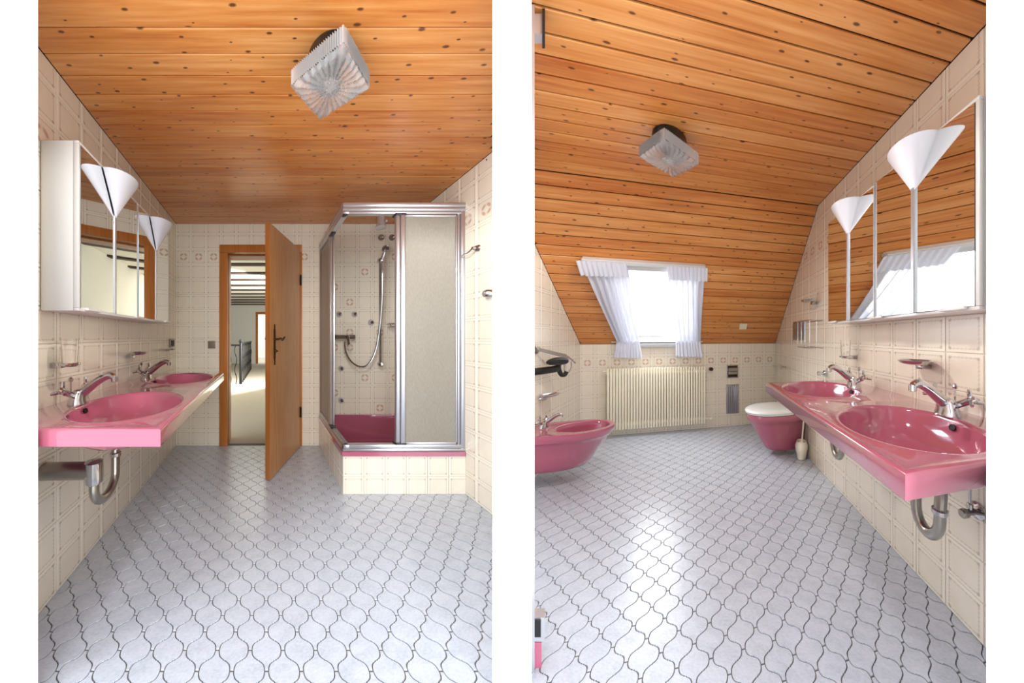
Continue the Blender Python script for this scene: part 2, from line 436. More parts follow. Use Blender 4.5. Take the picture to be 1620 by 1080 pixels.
bm = bmesh.new(); box(bm, (-T, -T, -.03), (0, D_L, LH)); wl = struct(L, 'wall_left', bm, GROUT, 'cream tiled side wall behind the mirror cabinet, left picture', 'wall')
tile_wall(L, wl, (0, 0, 0), (0, 1, 0), (0, 0, 1), (1, 0, 0), [[(0, 0), (D_L, 0), (D_L, LH), (0, LH)]], LP, lambda i, j: j == 12 and i > 8)
bm = bmesh.new(); box(bm, (LW, -T, -.03), (LW + T, D_R, LH)); wr = struct(L, 'wall_right', bm, GROUT, 'cream tiled side wall to the right of the shower', 'wall')
tile_wall(L, wr, (LW, 0, 0), (0, 1, 0), (0, 0, 1), (-1, 0, 0), [[(0, 0), (D_R, 0), (D_R, LH), (0, LH)]], LP, lambda i, j: (i, j) in {(5, 12), (6, 12), (3, 8), (2, 5)}, skip=lambda s, t: s < .75 and t < .25)
bm = bmesh.new(); extrude(bm, poly3([(-.06, -.06), (LW + .06, -.06), (LW + .06, 1.03), (1.72, 1.96), (.16, 1.96), (-.06, 1.70)], LH + .012), (0, 0, .03))
cl = struct(L, 'ceiling', bm, GAP, 'orange pine board ceiling above the shower', 'ceiling')
dj = [-.01] + [.079 + k * .0894 for k in range(22)]
for a, b in zip(dj, dj[1:]):
    a_, b_ = a + .0013, min(b, 1.95) - .0013
    if a_ > 1.93: break
    mid = (a_ + b_) / 2; u0 = .006 if mid < 1.72 else .006 + (mid - 1.72) * .6; u1 = LW - .006 if mid < 1.06 else LW - .006 - (mid - 1.06) * .83
    plank(L, cl, [(u0, a_, LH), (u1, a_, LH), (u1, b_, LH), (u0, b_, LH)], (0, 0, .011 + R.uniform(0, .002)), u0)

# ---- door 1 with frame, leaf, hinges and lever
d1 = thing(L, 'door_1', (.86, 0, 0), 'oak veneer door standing open beside the shower', 'door'); d1['kind'] = 'structure'
bm = bmesh.new()
for u0, u1 in ((.442, .525), (1.205, 1.275)): box(bm, (u0, -.05, 0), (u1, .022, 1.9495), .003)
box(bm, (.442, -.05, 1.95), (1.275, .022, 2.03), .003)
part(L, 'frame', bm, TRIM, d1, None, lambda c: (c.z, c.x))
bm = bmesh.new(); box(bm, (.50, -.20, 0), (.532, -.051, 1.9345)); box(bm, (1.205, -.2, 0), (1.24, -.051, 1.9345)); box(bm, (.50, -.2, 1.935), (1.24, -.051, 1.97))
part(L, 'frame_lining', bm, TRIM, d1, None, lambda c: (c.z, c.x + c.y))
hx, hy = 1.232, .035; ang = math.atan2(.62, -.312); lw = .69
ex, ey = math.cos(ang), math.sin(ang); nx, ny = ey, -ex      # along the leaf, and across it
def lf(a, t, w): return (hx + ex * a + nx * t, hy + ey * a + ny * t, w)
def leafbox(bm, a0, a1, t0, t1, w0, w1): return extrude(bm, [lf(a0, t0, w0), lf(a1, t0, w0), lf(a1, t1, w0), lf(a0, t1, w0)], (0, 0, w1 - w0))
bm = bmesh.new(); leafbox(bm, 0, lw, -.02, .02, .008, 1.972); leaf = part(L, 'leaf', bm, OAK, d1, None, lambda c: (c.z, c.x + c.y))
bm = bmesh.new(); leafbox(bm, lw, lw + .004, -.019, .019, .01, 1.97); part(L, 'edge_band', bm, TRIM, leaf, None, lambda c: (c.z, c.x))
for z in (.30, 1.62):
    bm = bmesh.new(); tube(bm, [lf(-.01, .026, z), lf(-.01, .026, z + .1)], .009, 8); part(L, 'hinge', bm, IRON, leaf)
bm = bmesh.new(); leafbox(bm, .595, .625, .02, .026, .93, 1.16); leafbox(bm, .605, .615, .02, .028, .88, 1.20); part(L, 'lock_plate', bm, BRASS, leaf)
for s in (1, -1):
    bm = bmesh.new(); tube(bm, smooth_path([lf(.612, s * .02, 1.085), lf(.612, s * .055, 1.085), lf(.58, s * .065, 1.09), lf(.54, s * .06, 1.075), lf(.51, s * .062, 1.095), lf(.49, s * .06, 1.10)], 4), .008, 8)
    lathe(bm, lf(.612, s * .02, 1.085), (nx * s, ny * s, 0), [(.018, 0), (.018, .006), (.01, .012)], 12); part(L, 'lever_handle', bm, BRASS, leaf)
bm = bmesh.new(); lathe(bm, lf(.61, .022, .99), (nx, ny, 0), [(.016, 0), (.016, .01), (.006, .02), (.006, .03)], 10); part(L, 'key', bm, BRASS, leaf)

# ---- the landing seen through the door
bm = bmesh.new(); extrude(bm, [(-2.4, -8.3, -.06), (1.9, -8.3, -.06), (1.9, -.06, -.06), (-2.4, -.06, -.06)], (0, 0, .06)); struct(L, 'floor', bm, CARPET, 'beige carpet floor of the landing behind the open door', 'floor')
bm = bmesh.new(); box(bm, (-2.4, -8.3, 0), (.60, -8.2, 2.6)); box(bm, (1.42, -8.3, 0), (1.9, -8.2, 2.6)); box(bm, (.60, -8.3, 2.07), (1.42, -8.2, 2.6))
struct(L, 'wall_far', bm, PLASTER, 'white end wall of the landing behind the iron railing', 'wall')
bm = bmesh.new(); box(bm, (1.9, -8.3, 0), (1.98, -.06, 2.6)); struct(L, 'wall_side', bm, PLASTER, 'white plastered side wall of the landing, hidden by the door leaf', 'wall')
bm = bmesh.new(); box(bm, (-1.3, -11.3, -.02), (2.4, -8.3, 0)); struct(L, 'floor', bm, CARPET, 'carpet of the bright far room beyond the landing', 'floor')
bm = bmesh.new(); box(bm, (-1.3, -11.4, 0), (2.4, -11.3, 2.6)); box(bm, (-1.3, -11.3, 0), (2.4, -11.28, .10)); struct(L, 'wall_end', bm, PLASTER, 'white wall of the bright far room beyond the landing', 'wall')
bm = bmesh.new(); box(bm, (-2.4, -8.3, 2.40), (1.9, -.06, 2.47)); ch = struct(L, 'ceiling', bm, PLASTER, 'white beamed ceiling of the landing', 'ceiling')
for k in range(14):
    z = .68 + k * .628
    bm = bmesh.new(); box(bm, (-2.4, -z - .11, 2.367), (1.9, -z, 2.402), .004); part(L, 'ceiling_beam', bm, BEAM, ch)
bm = bmesh.new(); box(bm, (-2.48, -8.3, 0), (-2.4, -.06, 2.6)); struct(L, 'wall_stair', bm, PLASTER, 'white plastered stairwell wall of the landing, seen in the mirror', 'wall')
d2 = thing(L, 'door_2', (1.0, -8.2, 0), 'brown framed doorway at the far end of the landing', 'door'); d2['kind'] = 'structure'
bm = bmesh.new()
box(bm, (.52, -8.3, 0), (.62, -8.17, 2.039), .005); box(bm, (1.4, -8.3, 0), (1.5, -8.17, 2.039), .005); box(bm, (.52, -8.3, 2.04), (1.5, -8.17, 2.14), .005)
part(L, 'frame', bm, TRIM, d2, None, lambda c: (c.z, c.x))
rl = thing(L, 'stair_railing', (.36, -3.2, 0), 'black wrought iron stair railing on the landing', 'railing')
bm = bmesh.new(); tube(bm, [(.36, -3.2, 0), (.36, -3.2, .97)], .035, 10); lathe(bm, (.36, -3.2, .97), (0, 0, 1), [(.03, 0), (.045, .03), (.03, .07), (0, .09)], 12); part(L, 'newel_post', bm, IRON, rl)
bm = bmesh.new(); tube(bm, smooth_path([(-.6, -3.2, .92), (.1, -3.2, .92), (.36, -3.2, .92)], 3), .022, 8); part(L, 'handrail', bm, IRON, rl)
bm = bmesh.new(); tube(bm, [(.36, -3.2, .95), (.44, -6.2, .95)], .022, 8); part(L, 'handrail', bm, IRON, rl)
bm = bmesh.new(); box(bm, (-.6, -3.26, 0), (.40, -3.12, .05)); part(L, 'plinth', bm, PLASTER, rl)
for k in range(7):
    x = -.5 + k * .125; bm = bmesh.new(); pts = []
    for q in range(17): t = q / 16; pts.append((x + .025 * math.sin(t * 12.5), -3.2, .05 + t * .86))
    tube(bm, pts, [.009 + .006 * (q % 4 == 0) for q in range(17)], 6); part(L, 'baluster', bm, IRON, rl)
for k in range(11):
    t0 = (k + .7) / 11; bm = bmesh.new(); pts = []
    for q in range(13): t = q / 12; pts.append((.36 + .08 * t0 + .006 * math.sin(t * 12.5), -3.2 - 3.0 * t0, .02 + t * .92))
    tube(bm, pts, [.011 + .007 * (q % 4 == 0) for q in range(13)], 6); part(L, 'baluster', bm, IRON, rl)

# ================================================================== shared builders
def counter(room, wall, sgn, d0, d1, depth, centers, label):
    """wall: u of the wall, sgn: direction into the room"""
    top, th = .815, .06; root = thing(room, 'washbasin_counter', (wall, (d0 + d1) / 2, top - th), label, 'washbasin')
    U = lambda x: wall + sgn * x
    bm = bmesh.new(); mid = (centers[0] + centers[1]) / 2; INS = .016; cells = [(d0 + INS, mid, centers[0]), (mid, d1 - INS, centers[1])]; dep = depth - INS
    su, sd, cu = .205, .245 if wall == 0 else .225, .330; N = 56
    for a, b, c in cells:
        rect = []; el = []
        angs = sorted([k * math.tau / N for k in range(N)] + [math.atan2(y, x) % math.tau for x in (-cu, dep - cu) for y in (a - c, b - c)])
        for t in angs:
            x, y = math.cos(t), math.sin(t); s = min([(dep - cu) / x if x > 1e-9 else (-cu / x if x < -1e-9 else 9), ((b - c) / y if y > 1e-9 else ((a - c) / y if y < -1e-9 else 9))])
            rect.append((U(cu + x * s), c + y * s)); el.append((x, y))
        def ring(f, z): return [(U(cu + su * f * x / math.hypot(x, y)), c + sd * f * y / math.hypot(x, y), z) for x, y in el]
        loft(bm, [[(p[0], p[1], top) for p in rect], ring(1.075, top), ring(1.055, top + .0025), ring(1.02, top + .0025), ring(1.0, top), ring(.98, top - .012), ring(.94, top - .045), ring(.86, top - .08), ring(.68, top - .105), ring(.40, top - .117), ring(.12, top - .121)], False)
        # underside with the slightly bulging bowl
        loft(bm, [[(p[0], p[1], top - th + .001) for p in rect], ring(1.0, top - th + .001), ring(.96, top - .085), ring(.78, top - .115), ring(.4, top - .128), ring(.12, top - .131)], False)
        bm.faces.new([bm.verts.new(p) for p in ring(.12, top - .121)]); bm.faces.new([bm.verts.new(p) for p in ring(.12, top - .131)])
    def edge(k, z): return [(U(0), d0 + k, z), (U(depth - k), d0 + k, z), (U(depth - k), d1 - k, z), (U(0), d1 - k, z)]
    loft(bm, [edge(.02, top - th + .001), edge(.004, top - th), edge(0, top - th + .004), edge(0, top - .010), edge(.0015, top - .005), edge(.005, top - .0015), edge(.010, top), edge(INS, top)], False)
    part(room, 'basin_top', bm, PINK, root, None, None, 50)
    for c in centers:
        bm = bmesh.new(); lathe(bm, (U(cu - .0), c, top - .1215), (0, 0, 1), [(.026, 0), (.026, .004), (.018, .006), (.014, .002), (0, .002)], 18); part(room, 'drain', bm, CHROME, root)
        bm = bmesh.new(); lathe(bm, (U(cu - su * .945), c, top - .028), (sgn, 0, .25), [(.0115, 0), (.0115, .004), (.009, .0045), (.009, .0035), (0, .0035)], 14); part(room, 'overflow_hole', bm, DARK, root)
    return root
def faucet(room, u, d, sgn, label, w=.815, sc=1.12, group=None):
    root = thing(room, 'mixer_tap', (u, d, w), label, 'tap', group); q = lambda a, b, c: (u + sgn * a * sc, d + b * sc, w + c * sc)
    bm = bmesh.new(); loft(bm, [[q(.034 * f * math.cos(k * math.tau / 20) + o, .040 * g * math.sin(k * math.tau / 20), z) for k in range(20)] for f, g, o, z in ((1, 1.0, 0, 0), (1, 1.0, 0, .008), (.85, .9, 0, .02), (.75, .8, .004, .04), (.55, .6, .008, .055), (.2, .2, .01, .062))])
    part(room, 'body', bm, CHROME, root)
    bm = bmesh.new(); tube(bm, smooth_path([q(.005, 0, .035), q(.04, 0, .062), q(.08, 0, .092), q(.115, 0, .108), q(.135, 0, .102)], 5), [.020 * sc - .0004 * k * sc for k in range(21)], 12); part(room, 'spout', bm, CHROME, root)
    bm = bmesh.new(); lathe(bm, q(.137, 0, .104), (0, 0, -1), [(.012 * sc, 0), (.012 * sc, .018 * sc), (.009 * sc, .020 * sc)], 12); part(room, 'aerator', bm, CHROME, root)
    for s in (1, -1):
        bm = bmesh.new(); tube(bm, [q(-.004, s * .02, .035), q(-.012, s * .062, .06)], .011 * sc, 10)
        c = Vector(q(-.014, s * .066, .062)); ax = Vector((sgn * -.1, s * .8, .45)).normalized()
        x = ax.cross(Vector((0, 0, 1))).normalized(); y = ax.cross(x)
        for k in range(3):
            t = k * math.tau / 3 + .5; v = x * math.cos(t) + y * math.sin(t); tube(bm, [c, c + v * .018 * sc + ax * .004, c + v * .032 * sc + ax * .010 * sc], [.008 * sc, .007 * sc, .005 * sc], 8)
        lathe(bm, c - ax * .004, ax, [(.012 * sc, 0), (.012 * sc, .012 * sc), (.006 * sc, .018 * sc)], 12); part(room, 'tap_handle', bm, CHROME, root)
    bm = bmesh.new(); tube(bm, [q(-.03, 0, .03), q(-.03, 0, .085)], .003 * sc, 6); lathe(bm, q(-.03, 0, .085), (0, 0, 1), [(.007 * sc, 0), (.009 * sc, .008 * sc), (.005 * sc, .016 * sc), (0, .018 * sc)], 10); part(room, 'waste_knob', bm, CHROME, root)
    return root
def cabinet(room, wall, sgn, d0, d1, w0, w1, label, seams, cones, ajar=0.0):
    depth = .16 if wall == 0 else .15; U = lambda x: wall + sgn * x; lo, hi = sorted((U(0.005), U(depth - .022)))
    root = thing(room, 'mirror_cabinet', (wall, (d0 + d1) / 2, w0), label, 'cabinet')
    bm = bmesh.new(); box(bm, (lo, d0, w0), (hi, d1, w1), .004); part(room, 'body', bm, LACQ, root)
    a, b = sorted((U(depth - .022), U(depth - .002)))
    bm = bmesh.new(); fr = .012
    for x in (d0, d1 - fr): box(bm, (a, x, w0 + fr + .0003), (b, x + fr, w1 - fr - .0003), .0015)
    box(bm, (a, d0, w0), (b, d1, w0 + fr), .002); box(bm, (a, d0, w1 - fr), (b, d1, w1), .002); part(room, 'front_frame', bm, LACQ, root)
    xs = [d0 + fr] + seams + [d1 - fr]
    for p, q in zip(xs, xs[1:]):
        bm = bmesh.new(); f0 = U(depth - .018); k_ = ajar * (q - p)
        extrude(bm, [(f0, p + .0025, w0 + fr), (U(depth - .002 + k_), p + .0025, w0 + fr), (U(depth - .002), q - .0025, w0 + fr), (f0, q - .0025, w0 + fr)], (0, 0, w1 - w0 - 2 * fr)); part(room, 'mirror_door', bm, MIRROR, root, None, None, None)
    for k, x in enumerate(seams):
        wd = .006 if k != 1 else .002
        bm = bmesh.new(); m0, m1 = sorted((U(depth - .015), U(depth + .003 + ajar * .245))); box(bm, (m0, x - wd, w0 + .01), (m1, x + wd, w1 - .01)); part(room, 'edge_strip', bm, ALU, root)
    for x in (d0 + .05, (d0 + d1) / 2, d1 - .08):
        bm = bmesh.new(); m0, m1 = sorted((U(depth - .01), U(depth + .014))); box(bm, (m0, x - .045, w0 + .004), (m1, x + .045, w0 + .016), .003); part(room, 'finger_pull', bm, LACQ, root)
    for c in cones:
        # half cone shade hugging the mirror, point down
        zt, za, rr = w1 - .008, w1 - .195, .102; bm = bmesh.new(); n = 28; rows = []
        for f, z in ((.02, za), (.35, za + .35 * (zt - za)), (.7, za + .7 * (zt - za)), (.985, zt - .004), (1.0, zt), (.98, zt + .001), (.6, zt - .004), (.02, zt - .004)):
            rows.append([(U(depth + .002 + rr * f * math.sin(math.pi * k / n)), c - rr * f * math.cos(math.pi * k / n), z) for k in range(n + 1)])
        sheet(bm, rows); sd_ = part(room, 'lamp_shade', bm, SHADE, root)
    return root
def trap(room, u, d, sgn, along, wtop, label, group=None):
    """bottle-less U trap: drop, bend, horizontal pipe into the wall"""
    root = thing(room, 'drain_trap', (u, d, wtop - .30), label, 'drain pipe', group); r = .019
    e = d + along
    bm = bmesh.new(); tube(bm, [(u, d, wtop), (u, d, wtop - .14)], .017, 14); part(room, 'tail_pipe', bm, DULL, root)
    bm = bmesh.new(); pts = [(u, d, wtop - .13), (u, d, .475)]
    for k in range(1, 12): t = math.pi * k / 12; pts.append((u, d + along / 2 - along / 2 * math.cos(t), .475 - .075 * math.sin(t)))
    pts += [(u, e, .475), (u, e, .52)]; tube(bm, pts, r, 14); part(room, 'u_bend', bm, DULL, root)
    for z, x in ((wtop - .04, d), (wtop - .15, d), (.50, e)):
        bm = bmesh.new(); lathe(bm, (u, x, z), (0, 0, 1), [(r, -.004), (r + .006, 0), (r + .006, .014), (r, .018)], 16); part(room, 'ring_nut', bm, CHROME, root)
    return root, e
def rosette_valve(room, u, d, w, sgn, label):
    root = thing(room, 'angle_valve', (u, d, w), label, 'valve'); q = lambda a, b, c: (u + sgn * a, d + b, w + c)
    bm = bmesh.new(); lathe(bm, q(.005, 0, 0), (sgn, 0, 0), [(.032, 0), (.030, .006), (.014, .016)], 18); part(room, 'rosette', bm, CHROME, root)
    bm = bmesh.new(); tube(bm, [q(.015, 0, 0), q(.06, 0, 0)], .011, 10); lathe(bm, q(.055, 0, 0), (sgn, 0, 0), [(.013, 0), (.016, .004), (.016, .02), (.012, .024)], 12); part(room, 'valve_body', bm, DULL, root)
    bm = bmesh.new(); tube(bm, [q(.04, 0, .005), q(.04, 0, .16)], .005, 8); lathe(bm, q(.04, 0, .012), (0, 0, 1), [(.010, 0), (.010, .018), (.007, .022)], 10); part(room, 'supply_pipe', bm, CHROME, root)
def tumbler_holder(room, u, d, w, sgn, label, label2, out=.075, r=.034, glass=True):
    root = thing(room, 'tumbler_holder', (u, d, w), label, 'holder'); U = lambda x: u + sgn * x
    bm = bmesh.new(); a, b = sorted((U(.004), U(.05))); box(bm, (a, d - .016, w - .013), (b, d + .016, w + .011), .005); part(room, 'bracket', bm, CHROME, root)
    bm = bmesh.new(); tube(bm, [(U(out) + .0 + r * math.cos(k * math.tau / 28), d + r * math.sin(k * math.tau / 28), w + .004) for k in range(28)], .006, 8, closed=True); part(room, 'ring', bm, CHROME, root)
    if glass:
        bm = bmesh.new(); c = (U(out), d, w - .006); lathe(bm, c, (0, 0, 1), [(0, 0), (.026, 0), (.0275, .004), (.0325, .118), (.0313, .118), (.0262, .008), (0, .008)], 28)
        tag(part(room, 'drinking_glass', bm, GLASS, None, c), label2, 'glass')
def soap_dish(room, u, d, w, sgn, label, ru=.058, rd=.066):
    root = thing(room, 'soap_dish', (u, d, w), label, 'soap dish'); U = lambda x: u + sgn * x
    bm = bmesh.new(); a, b = sorted((U(.004), U(.055))); box(bm, (a, d - .02, w - .022), (b, d + .02, w - .002), .006); part(room, 'bracket', bm, CHROME, root)
    bm = bmesh.new(); loft(bm, [[(U(.075 + ru * f * math.cos(k * math.tau / 28)), d + rd * f * math.sin(k * math.tau / 28), w + z) for k in range(28)] for f, z in ((.55, -.001), (.9, .006), (1.0, .014), (1.03, .017), (1.0, .018), (.9, .010), (.55, .004))]); part(room, 'dish', bm, CHROME, root)
def ceiling_lamp(room, c, half, rot, wb, wt, ceil, label):
    root = thing(room, 'ceiling_lamp', (c[0], c[1], ceil), label, 'lamp')
    bm = bmesh.new(); lathe(bm, (c[0], c[1], ceil - .003), (0, 0, -1), [(.088, 0), (.090, .01), (.084, ceil - wt - .012), (.05, ceil - wt + .006)], 32); part(room, 'base', bm, BLACK, root)
    bm = bmesh.new(); cs, sn = math.cos(rot), math.sin(rot); s = half / math.sqrt(2) * 1.0; N = 48
    def q(x, y, z): return (c[0] + cs * x - sn * y, c[1] + sn * x + cs * y, z)
    rows = []
    for i in range(N + 1):      # bottom: star burst of ridges
        row = []
        for j in range(N + 1):
            x, y = (2 * i / N - 1), (2 * j / N - 1); r = math.hypot(x, y); a = math.atan2(y, x); m = max(abs(x), abs(y))
            z = wb + .006 * math.sin(a * 24) * min(1, r * 1.6) * (1 - .3 * m) + .012 * max(0, m - .86) / .14 + R.uniform(-.0012, .0012)
            row.append(q(x * s, y * s, z))
        rows.append(row)
    sheet(bm, rows)
    M = 26
    for k in range(4):          # sides: upright ridges
        rows = []
        for t in range(5):
            z = wb + .012 + (wt - wb - .012) * t / 4; row = []
            for i in range(M * 2 + 1):
                x = (i / M - 1); rid = .006 * (1 if i % 2 else -1) * (1 - abs(x) ** 8); y = 1
                X, Y = x * s, s + rid
                for _ in range(k): X, Y = -Y, X
                row.append(q(X, Y, z))
            rows.append(row)
        sheet(bm, rows)
    part(room, 'glass_shade', bm, LAMPG, root, None, None, 25)
    bm = bmesh.new(); lathe(bm, (c[0], c[1], wt + .01), (0, 0, -1), [(.014, 0), (.015, .02), (.026, .035), (.030, .05), (.024, .066), (0, .072)], 18); part(room, 'bulb', bm, LACQ, root)
    l = bpy.data.lights.new('lamp_light', 'SPOT'); l.spot_size = math.radians(174); l.spot_blend = .25; l.shadow_soft_size = .06; l.energy = 19; l.color = (1, .97, .93); o = bpy.data.objects.new('lamp_light', l)
    C.objects.link(o); o.parent = root; o.location = (0, 0, wb - ceil - .07)

# ================================================================== SHOWER ROOM: washbasins
counter(L, 0, 1, .58, 1.843, .575, (.835, 1.545), 'pink double washbasin counter beside the open wooden door')
faucet(L, .105, 1.54, 1, 'chrome two handle mixer tap on the near basin, left picture')
faucet(L, .105, .90, 1, 'chrome two handle mixer tap on the basin next to the door')
cabinet(L, 0, 1, .633, 1.615, 1.205, 1.885, 'white mirror cabinet reflecting the doorway, left picture', [.869, 1.125, 1.361], (.869, 1.361))
tumbler_holder(L, 0, 1.55, .982, 1, 'chrome tumbler holder on the tiles above the near basin, left picture', 'clear drinking glass in the holder nearest the front, left picture')
soap_dish(L, 0, .95, .985, 1, 'chrome soap dish on the wall between the two taps, left picture')
tumbler_holder(L, 0, .30, .985, 1, 'small chrome tumbler holder below the wall socket near the door', '', out=.06, glass=False)
def wallplate(room, name, lo, hi, label, cat, m, inner=None, mi=None, group=None):
    c = [(a + b) / 2 for a, b in zip(lo, hi)]; root = thing(room, name, c, label, cat, group)
    bm = bmesh.new(); box(bm, lo, hi, .003); part(room, 'plate', bm, m, root)
    for a, b in inner or []: bm = bmesh.new(); box(bm, a, b, .002); part(room, 'rocker', bm, mi or m, root)
wallplate(L, 'wall_socket', (.004, .085, 1.0), (.016, .20, 1.085), 'bronze grey wall socket in the corner by the door frame', 'socket', GREYPL, [((.014, .10, 1.015), (.020, .185, 1.07))], DARK)
wallplate(L, 'light_switch', (.325, .004, .985), (.400, .016, 1.06), 'square bronze grey light switch on tiles left of the door', 'switch', GREYPL, [((.333, .012, .993), (.392, .020, 1.052))])
tr, e = trap(L, .20, 1.43, 1, .155, .696, 'worn chrome drain trap under the near basin, left picture')
bm = bmesh.new(); tube(bm, [(.20, e, .52), (.20, e, .545), (.185, e, .553), (.006, e + .01, .555)], .035, 16); part(L, 'waste_pipe', bm, DULL, tr)
bm = bmesh.new(); lathe(bm, (.20, e, .50), (0, 0, 1), [(.02, 0), (.034, .008), (.036, .03), (.034, .09), (.02, .095)], 16); part(L, 'compression_nut', bm, CHROME, tr)
rosette_valve(L, 0, 1.38, .60, 1, 'small angle valve on the wall behind the drain trap, left picture')
tr2, e = trap(L, .20, .80, 1, .12, .696, 'drain trap under the basin beside the door')
bm = bmesh.new(); tube(bm, [(.20, e, .51), (.20, e, .545), (.185, e, .555), (.006, e, .56)], .019, 12); part(L, 'waste_pipe', bm, DULL, tr2)

# ---- ceiling lamp
ceiling_lamp(L, (1.165, 1.60), .160, math.pi / 4 - .03, 2.10, 2.172, LH, 'square pressed glass ceiling lamp on pine boards near the shower')

# ================================================================== SHOWER
su0, su1, sd1 = 1.446, LW, .825
sh = thing(L, 'shower_cubicle', (1.88, .41, 0), 'corner shower cubicle with aluminium frame and pink tray', 'shower')
bm = bmesh.new(); box(bm, (su0 + .006, .004, -.003), (su1 - .004, sd1 - .006, .05)); box(bm, (su0 + .006, sd1 - .03, .0505), (su1 - .004, sd1 - .006, .268)); box(bm, (su0 + .006, .004, .0505), (su0 + .03, sd1 - .0305, .268)); base = part(L, 'plinth', bm, GROUT, sh)
tile_wall(L, base, (su0, sd1 - .006, 0), (1, 0, 0), (0, 0, 1), (0, 1, 0), [[(0.004, 0), (su1 - su0 - .004, 0), (su1 - su0 - .004, .268), (0.004, .268)]], .1485, t0=-.025)
tile_wall(L, base, (su0 + .006, 0, 0), (0, 1, 0), (0, 0, 1), (-1, 0, 0), [[(0.004, 0), (sd1 - .006, 0), (sd1 - .006, .268), (0.004, .268)]], .1485, t0=-.025)
# tray: rim, sloped walls, floor
bm = bmesh.new(); rim = .298; o4 = lambda k, z: [(su0 - .006 + k, .006 + k * .6, z), (su1 - .005 - k, .006 + k * .6, z), (su1 - .005 - k, sd1 + .006 - k, z), (su0 - .006 + k, sd1 + .006 - k, z)]
loft(bm, [o4(0, .268), o4(0, rim), o4(.055, rim), o4(.062, rim - .006), o4(.085, .09), o4(.105, .068), o4(.3, .062)], False); bm.faces.new([bm.verts.new(p) for p in o4(.3, .062)])
bmesh.ops.bevel(bm, geom=[e_ for e_ in bm.edges if abs(e_.verts[0].co.z - e_.verts[1].co.z) > .005 or e_.verts[0].co.z == rim], offset=.006, segments=2, affect='EDGES')
part(L, 'tray', bm, PINK, sh, None, None, 50)
# the tray's high back splash against the tiles
bm = bmesh.new(); box(bm, (su0 + .01, .005, rim - .02), (su1 - .006, .018, .318), .005); part(L, 'tray_upstand', bm, PINK, sh)
bm = bmesh.new(); lathe(bm, (1.95, .36, .0625), (0, 0, 1), [(.04, 0), (.04, .004), (.03, .006), (0, .005)], 20); part(L, 'tray_drain', bm, CHROME, sh)
def rail(lo, hi, name='rail', m=ALU, ax=None):
    bm = bmesh.new(); box(bm, lo, hi, .003); 
    # two shallow grooves along the profile
    return part(L, name, bm, m, sh)
for z0, z1 in ((1.965, 1.985), (1.985, 2.012), (2.012, 2.042)): rail((su0, sd1 - .045 + (z1 - 2) * .1, z0), (su1 - .004, sd1 + (z0 - 2.0) * .12, z1), 'top_rail')
for z0, z1 in ((1.965, 1.985), (1.985, 2.012), (2.012, 2.042)): rail((su0 - (z0 - 2.0) * .12, .006, z0), (su0 + .045, sd1 - .003, z1), 'top_rail')
for z0, z1, k in ((.298, .318, 0), (.318, .345, .006)):
    rail((su0 + k, sd1 - .045, z0), (su1 - .004, sd1 - k, z1), 'bottom_rail'); rail((su0 + k, .006, z0), (su0 + .045, sd1 - .003, z1), 'bottom_rail')
for x in (.012, .024, .036):
    bm = bmesh.new(); box(bm, (su0 + x, .01, .345), (su0 + x + .004, sd1 - .02, .353)); part(L, 'track_rib', bm, ALU, sh)
rail((su1 - .034, sd1 - .038, .298), (su1 - .004, sd1 - .004, 1.99), 'wall_profile'); rail((su1 - .055, sd1 - .034, .345), (su1 - .036, sd1 - .010, 1.97), 'wall_profile')
rail((su0 + .004, .006, .298), (su0 + .04, .04, 1.99), 'wall_profile')
rail((1.822, sd1 - .030, .345), (1.850, sd1 - .008, 1.965), 'door_stile'); rail((1.853, sd1 - .020, .345), (1.886, sd1 - .004, 1.965), 'door_stile')
rail((2.238, sd1 - .022, .36), (2.252, sd1 - .006, 1.955), 'door_stile')
rail((1.886, sd1 - .020, .345), (2.245, sd1 - .006, .362), 'door_rail'); rail((1.886, sd1 - .020, 1.945), (2.245, sd1 - .006, 1.962), 'door_rail')
bm = bmesh.new(); box(bm, (1.884, sd1 - .016, .36), (2.242, sd1 - .010, 1.95)); part(L, 'frosted_panel', bm, FROST, sh)
bm = bmesh.new(); box(bm, (1.845, sd1 - .034, .36), (2.235, sd1 - .028, 1.95)); part(L, 'frosted_panel', bm, FROST, sh)
rail((su0 + .004, .405, .353), (su0 + .024, .43, 1.965), 'door_stile'); rail((su0 + .025, .415, .353), (su0 + .046, .44, 1.965), 'door_stile')
bm = bmesh.new(); box(bm, (su0 + .016, .035, .36), (su0 + .022, .44, 1.95)); part(L, 'frosted_panel', bm, FROST, sh)
for lo, hi in (((1.815, sd1 - .05, 1.955), (1.892, sd1 - .002, 1.97)), ((su0 + .002, .40, 1.955), (su0 + .04, .50, 1.97)), ((1.815, sd1 - .05, .343), (1.892, sd1 - .002, .356)), ((su0 + .002, .40, .343), (su0 + .04, .50, .356)), ((su0 + .004, sd1 - .04, 1.955), (su0 + .03, sd1 - .004, 1.968))):
    bm = bmesh.new(); box(bm, lo, hi, .002); part(L, 'roller_guide', bm, BLACK, sh)

